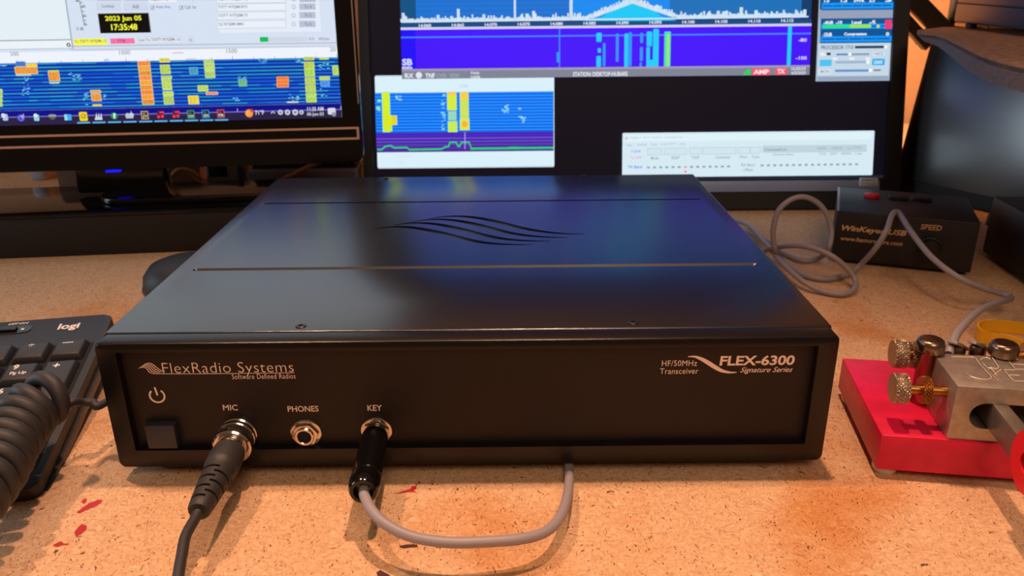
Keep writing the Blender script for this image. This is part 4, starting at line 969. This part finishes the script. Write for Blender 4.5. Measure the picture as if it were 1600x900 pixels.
tag(MB().tube(spline(pts, 9), .0021, 12).build('spare_cable', M_GREYCABLE), 'pale grey cable loop bulging out beside the right edge of the radio', 'cable')

# yellow band at the right
yb_ = []
ring = [(1527, 516), (1530, 509), (1545, 506), (1570, 508), (1600, 511), (1632, 516), (1650, 530), (1640, 545), (1620, 548), (1598, 539), (1575, 531), (1552, 527), (1535, 523)]
rp = spline([atz(u, v, .0055) for u, v in ring], 6, True)
mb = MB(); V = []; F = []; n = len(rp)
for i, p in enumerate(rp):
    t = (rp[(i+1) % n]-rp[i-1]).normalized(); nn = Vector((-t.y, t.x, 0))
    for a, h in ((.0006, .0003), (.0006, .0085), (-.0006, .0085), (-.0006, .0003)): V.append(Vector((p.x, p.y, h))+nn*a)
for i in range(n):
    j = (i+1) % n
    for k in range(4): F.append((4*i+k, 4*i+(k+1) % 4, 4*j+(k+1) % 4, 4*j+k))
mb._add(V, F)
tag(mb.build('rubber_wristband', mat('yellow_rubber', (236, 178, 22), .45)), 'yellow rubber wristband lying on the desk behind the red paddle base', 'wristband')

# ------------------------------------------------------------------ side monitor, low box and shelf at the right
ya = -58
TU = Vector((math.cos(math.radians(ya)), math.sin(math.radians(ya)), 0)); TV0 = Vector((0, 0, 1)); TN = Vector((TU.y, -TU.x, 0))
tl = math.radians(10); TV = (TV0*math.cos(tl)-TN*math.sin(tl)).normalized(); TN2 = TU.cross(TV)
TA = aty(1386, 312, .47); TA.z = .012
sm = empty('side_monitor', 'switched off dark monitor standing at the right behind the keyer box, turned inward', 'monitor', mk(TA, TU, -TN2, TV))
MB().box((.17, .012, .074), (.34, .022, .148), bevel=.004).build('housing', M_MATTEBLK, sm)
MB().box((.17, .0004, .078), (.322, .0024, .126), bevel=.0004).build('screen', M_DARKSCREEN, sm)
MB().box((.17, .03, -.005), (.14, .06, .012), bevel=.002).build('base', M_MATTEBLK, sm)
l0 = atz(1532, 398); l1 = atz(1600, 446); BX = (l1-l0).normalized(); BY = Vector((-BX.y, BX.x, 0))
bm_ = mk(Vector((l0.x, l0.y, 0)), BX, BY, Vector((0, 0, 1)))
lb = empty('low_black_box', 'low black box on the desk at the right edge, beside the keyer box', 'box', bm_)
MB().box((.13, .03, .0265), (.26, .06, .047), bevel=.002).build('body', M_MATTEBLK, lb)
for x in (.02, .24):
    for y in (.012, .048): MB().cyl((x, y, 0), (x, y, .0035), .007, 14).build('rubber_foot', M_RUBBER, lb)
# curved shelf
SZ = .168
edge = [atz(u, v, SZ) for u, v in ((1437, 50), (1446, 52.5), (1470, 56), (1500, 70), (1535, 87), (1570, 98), (1605, 106), (1650, 116))]
ee = spline(edge, 4); far = [Vector((ee[-1].x+.18, ee[-1].y+.02, SZ)), Vector((.62, .52, SZ)), Vector((ee[0].x+.05, ee[0].y+.06, SZ)), Vector((ee[0].x+.01, ee[0].y+.025, SZ))]
out = [(p.x, p.y) for p in ee+far]
sh = empty('curved_shelf', 'small curved brown fibre shelf above the dark side monitor at the upper right', 'shelf', Matrix.Translation((.5, .45, 0)))
Ms = Matrix.Translation((-.5, -.45, 0))
MB().prism(out, SZ-.0035, SZ).build('shelf_board', mat('brown_fibre', (158, 120, 98), .9, var=.3, vscale=160, bump=(420, .6, .002)), sh, matrix=Ms)
mb = MB(); V = []; F = []
low = [(1437, 52), (1446, 57), (1466, 71), (1500, 84), (1535, 104), (1570, 120), (1605, 137), (1650, 156)]
le = spline([atz(u, v, SZ-.012) for u, v in low], 4)
for i, (p, q) in enumerate(zip(ee, le)):
    h = .0035+.010*min(1, i/14)
    V += [Vector((p.x, p.y, SZ-.001)), Vector((p.x, p.y, SZ-h)), Vector((p.x+.006, p.y+.004, SZ-h)), Vector((p.x+.006, p.y+.004, SZ-.003))]
for i in range(len(ee)-1):
    for k in range(4): F.append((4*i+k, 4*i+(k+1) % 4, 4*i+4+(k+1) % 4, 4*i+4+k))
mb._add(V, F); tag(mb.build('edge_band', mat('grey_woven_band', (112, 98, 96), .85, bump=(500, .6, .002), var=.2, vscale=300), sh, matrix=Ms), 'grey woven edge band')
MB().cyl((.60, .50, 0), (.60, .50, SZ-.0035), .012, 20).build('post', M_MATTEBLK, sh, matrix=Ms)
MB().lathe([(.05, 0), (.05, .004), (.014, .008)], (.60, .50, 0), (0, 0, 1), 28).build('foot_plate', M_MATTEBLK, sh, matrix=Ms)
# dark box on the shelf
d0 = atz(1488, 36, SZ+.004); d1 = atz(1600, 50, SZ+.004); dx = Vector((d1.x-d0.x, d1.y-d0.y, 0)).normalized(); dy = Vector((-dx.y, dx.x, 0))
db = empty('shelf_box', 'dark blue grey box standing on the curved brown shelf', 'box', mk(Vector((d0.x, d0.y, SZ)), dx, dy, Vector((0, 0, 1))))
MB().box((.075, .05, .060), (.15, .10, .110), bevel=.003).build('body', mat('blue_grey_plastic', (40, 58, 78), .5), db)
MB().box((.075, -.0004, .022), (.146, .001, .001)).build('seam', M_HOLE, db)
for x in (.012, .138):
    for y in (.012, .088): MB().cyl((x, y, 0), (x, y, .006), .005, 12).build('foot', M_RUBBER, db)
p0 = atz(1493, 37.5, SZ+.0016); p1 = atz(1545, 42, SZ+.0016)
tag(MB().cyl(p0, p1, .0016, 12, .0005).build('yellow_rod', mat('pale_yellow', (226, 176, 100), .6, var=.15, vscale=300)), 'short pale yellow stick lying on the curved shelf under the dark box', 'rod')  # thin pale yellow cylinder between the shelf and the dark box
# boom arm behind the right monitor
wy = .66
mb = MB(); ar = empty('boom_arm', 'black boom arm with two bars slanting down behind the right monitor', 'arm', Matrix.Translation((.5, wy, 0)))
Ma = Matrix.Translation((-.5, -wy, 0))
M_ARM = mat('arm_black', (14, 12, 13), .5)
for (u0, v0), (u1, v1), th in (((1396, -32), (1478, 52), .0100), ((1395, 10), (1450, 72), .0065)):
    a = aty(u0, v0, wy); b = aty(u1, v1, wy); dd = (b-a); L = dd.length
    MB().box((a+b)/2, (th*2, .012, L), Matrix.Rotation(math.atan2(dd.x, dd.z), 3, 'Y'), bevel=.001).build('bar', M_ARM, ar, matrix=Ma)
a = aty(1447, 68, wy); b = aty(1482, 48, wy); cx_ = aty(1490, 60, wy).x
MB().cyl((cx_, wy+.004, 0), (cx_, wy+.004, .19), .009, 18).build('column', M_ARM, ar, matrix=Ma)
MB().box(((a.x+b.x)/2+.004, wy+.004, (a.z+b.z)/2), (.05, .012, .018), bevel=.002).build('joint', M_ARM, ar, matrix=Ma)
MB().lathe([(.03, 0), (.03, .004), (.012, .008)], (cx_, wy+.004, 0), (0, 0, 1), 24).build('foot_plate', M_ARM, ar, matrix=Ma)

# ------------------------------------------------------------------ clutter behind the left monitor
def thing_box(name, label, cat, u0, u1, y, z0, z1, dep, m, bev=.001):
    a = aty(u0, 290, y); b = aty(u1, 290, y); th = empty(name, label, cat, Matrix.Translation(((a.x+b.x)/2, y, z0)))
    return th, b.x-a.x
th, wd = thing_box('cardboard_box', 'dull brown cardboard box standing behind the stand of the left monitor', 'box', 92, 316, .51, 0, .09, .05, None)
MB().box((0, .03, .05), (wd, .06, .10), bevel=.001).build('carton', mat('brown_card', (110, 74, 50), .85, var=.08, vscale=30), th); MB().box((0, .03, .1004), (.02, .06, .0006)).build('tape', mat('tape_tan', (170, 130, 90), .4), th)
th, wd = thing_box('power_supply', 'grey box with a black ribbed heat sink on top, behind the radio', 'power supply', 388, 558, .44, 0, .05, .06, None)
MB().box((0, .035, .0225), (wd, .07, .045), bevel=.0015).build('case', mat('warm_grey_case', (128, 110, 106), .6), th)
MB().box((0, .040, .0475), (wd-.004, .056, .005)).build('heat_sink', M_MATTEBLK, th)
for k in range(15): MB().box((-wd/2+.006+k*(wd-.012)/14, .040, .060), (.0034, .056, .026), bevel=.0004).build('fin', mat('fin_black', (30, 25, 27), .5), th)
th, wd = thing_box('white_adapter', 'pale grey plastic adapter with a dark window behind the left monitor', 'adapter', 322, 378, .45, .0, .06, .05, None)
MB().box((0, .02, .040), (wd, .04, .050), bevel=.003).build('body', mat('pale_grey_plastic', (176, 168, 166), .45), th); MB().box((-.004, -.0004, .0440), (wd*.52, .002, .012), bevel=.0006).build('window', M_HOLE, th)
MB().box((0, .022, .0075), (wd+.02, .05, .015), bevel=.002).build('black_base', M_MATTEBLK, th)
th, wd = thing_box('silver_box', 'small silver grey box far back under the left monitor', 'box', 50, 74, .60, 0, .05, .04, None)
MB().box((0, .02, .035), (wd, .04, .07), bevel=.002).build('body', mat('silver_grey', (176, 170, 168), .5, .2, var=.2, vscale=120), th); MB().box((0, .02, .0708), (wd*.7, .03, .0016)).build('lid', mat('silver_lid', (150, 144, 140), .4), th)
wl = spline([aty(262, 284, .44), aty(277, 268, .44), aty(292, 267, .443), aty(305, 274, .446), aty(318, 287, .449), Vector((aty(322, 292, .4475).x-.003, .444, .02)), Vector((aty(318, 292, .44).x, .44, .003))], 8)
tag(MB().tube(wl, .0028, 12).build('tan_cable', mat('tan_cable_skin', (214, 168, 112), .5)), 'short tan cable curving down beside the pale adapter behind the left monitor', 'cable')
oy = .415
wl = spline([Vector((-.150, .427, .003)), Vector((-.185, .427, .022)), aty(440, 285, .424), aty(460, 272, .424), aty(490, 257, .420), aty(520, 246, .414), aty(540, 240.5, .412)], 8)
tag(MB().tube(wl, .0022, 12).build('orange_cable', mat('orange_cable_skin', (190, 112, 56), .5)), 'orange cable slanting up behind the radio below the corner of the left monitor', 'cable')
wl = spline([aty(372, 252, .425), aty(378, 285, .425), aty(385, 318, .425), Vector((aty(386, 320, .425).x, .425, .003))], 8)
tag(MB().tube(wl, .0032, 12).build('black_cable', M_RUBBER), 'thick black cable hanging straight down between the pale adapter and the ribbed heat sink', 'cable')
wl = spline([aty(254, 320, .43), aty(272, 300, .43), aty(290, 293, .43), aty(315, 289, .432), aty(335, 296, .434), Vector((aty(350, 300, .435).x, .436, .020)), Vector((aty(360, 300, .438).x, .440, .016))], 8)
tag(MB().tube(wl, .0018, 10).build('thin_black_cable', M_RUBBER), 'thin black cable curling below the tan cable behind the left monitor', 'cable')
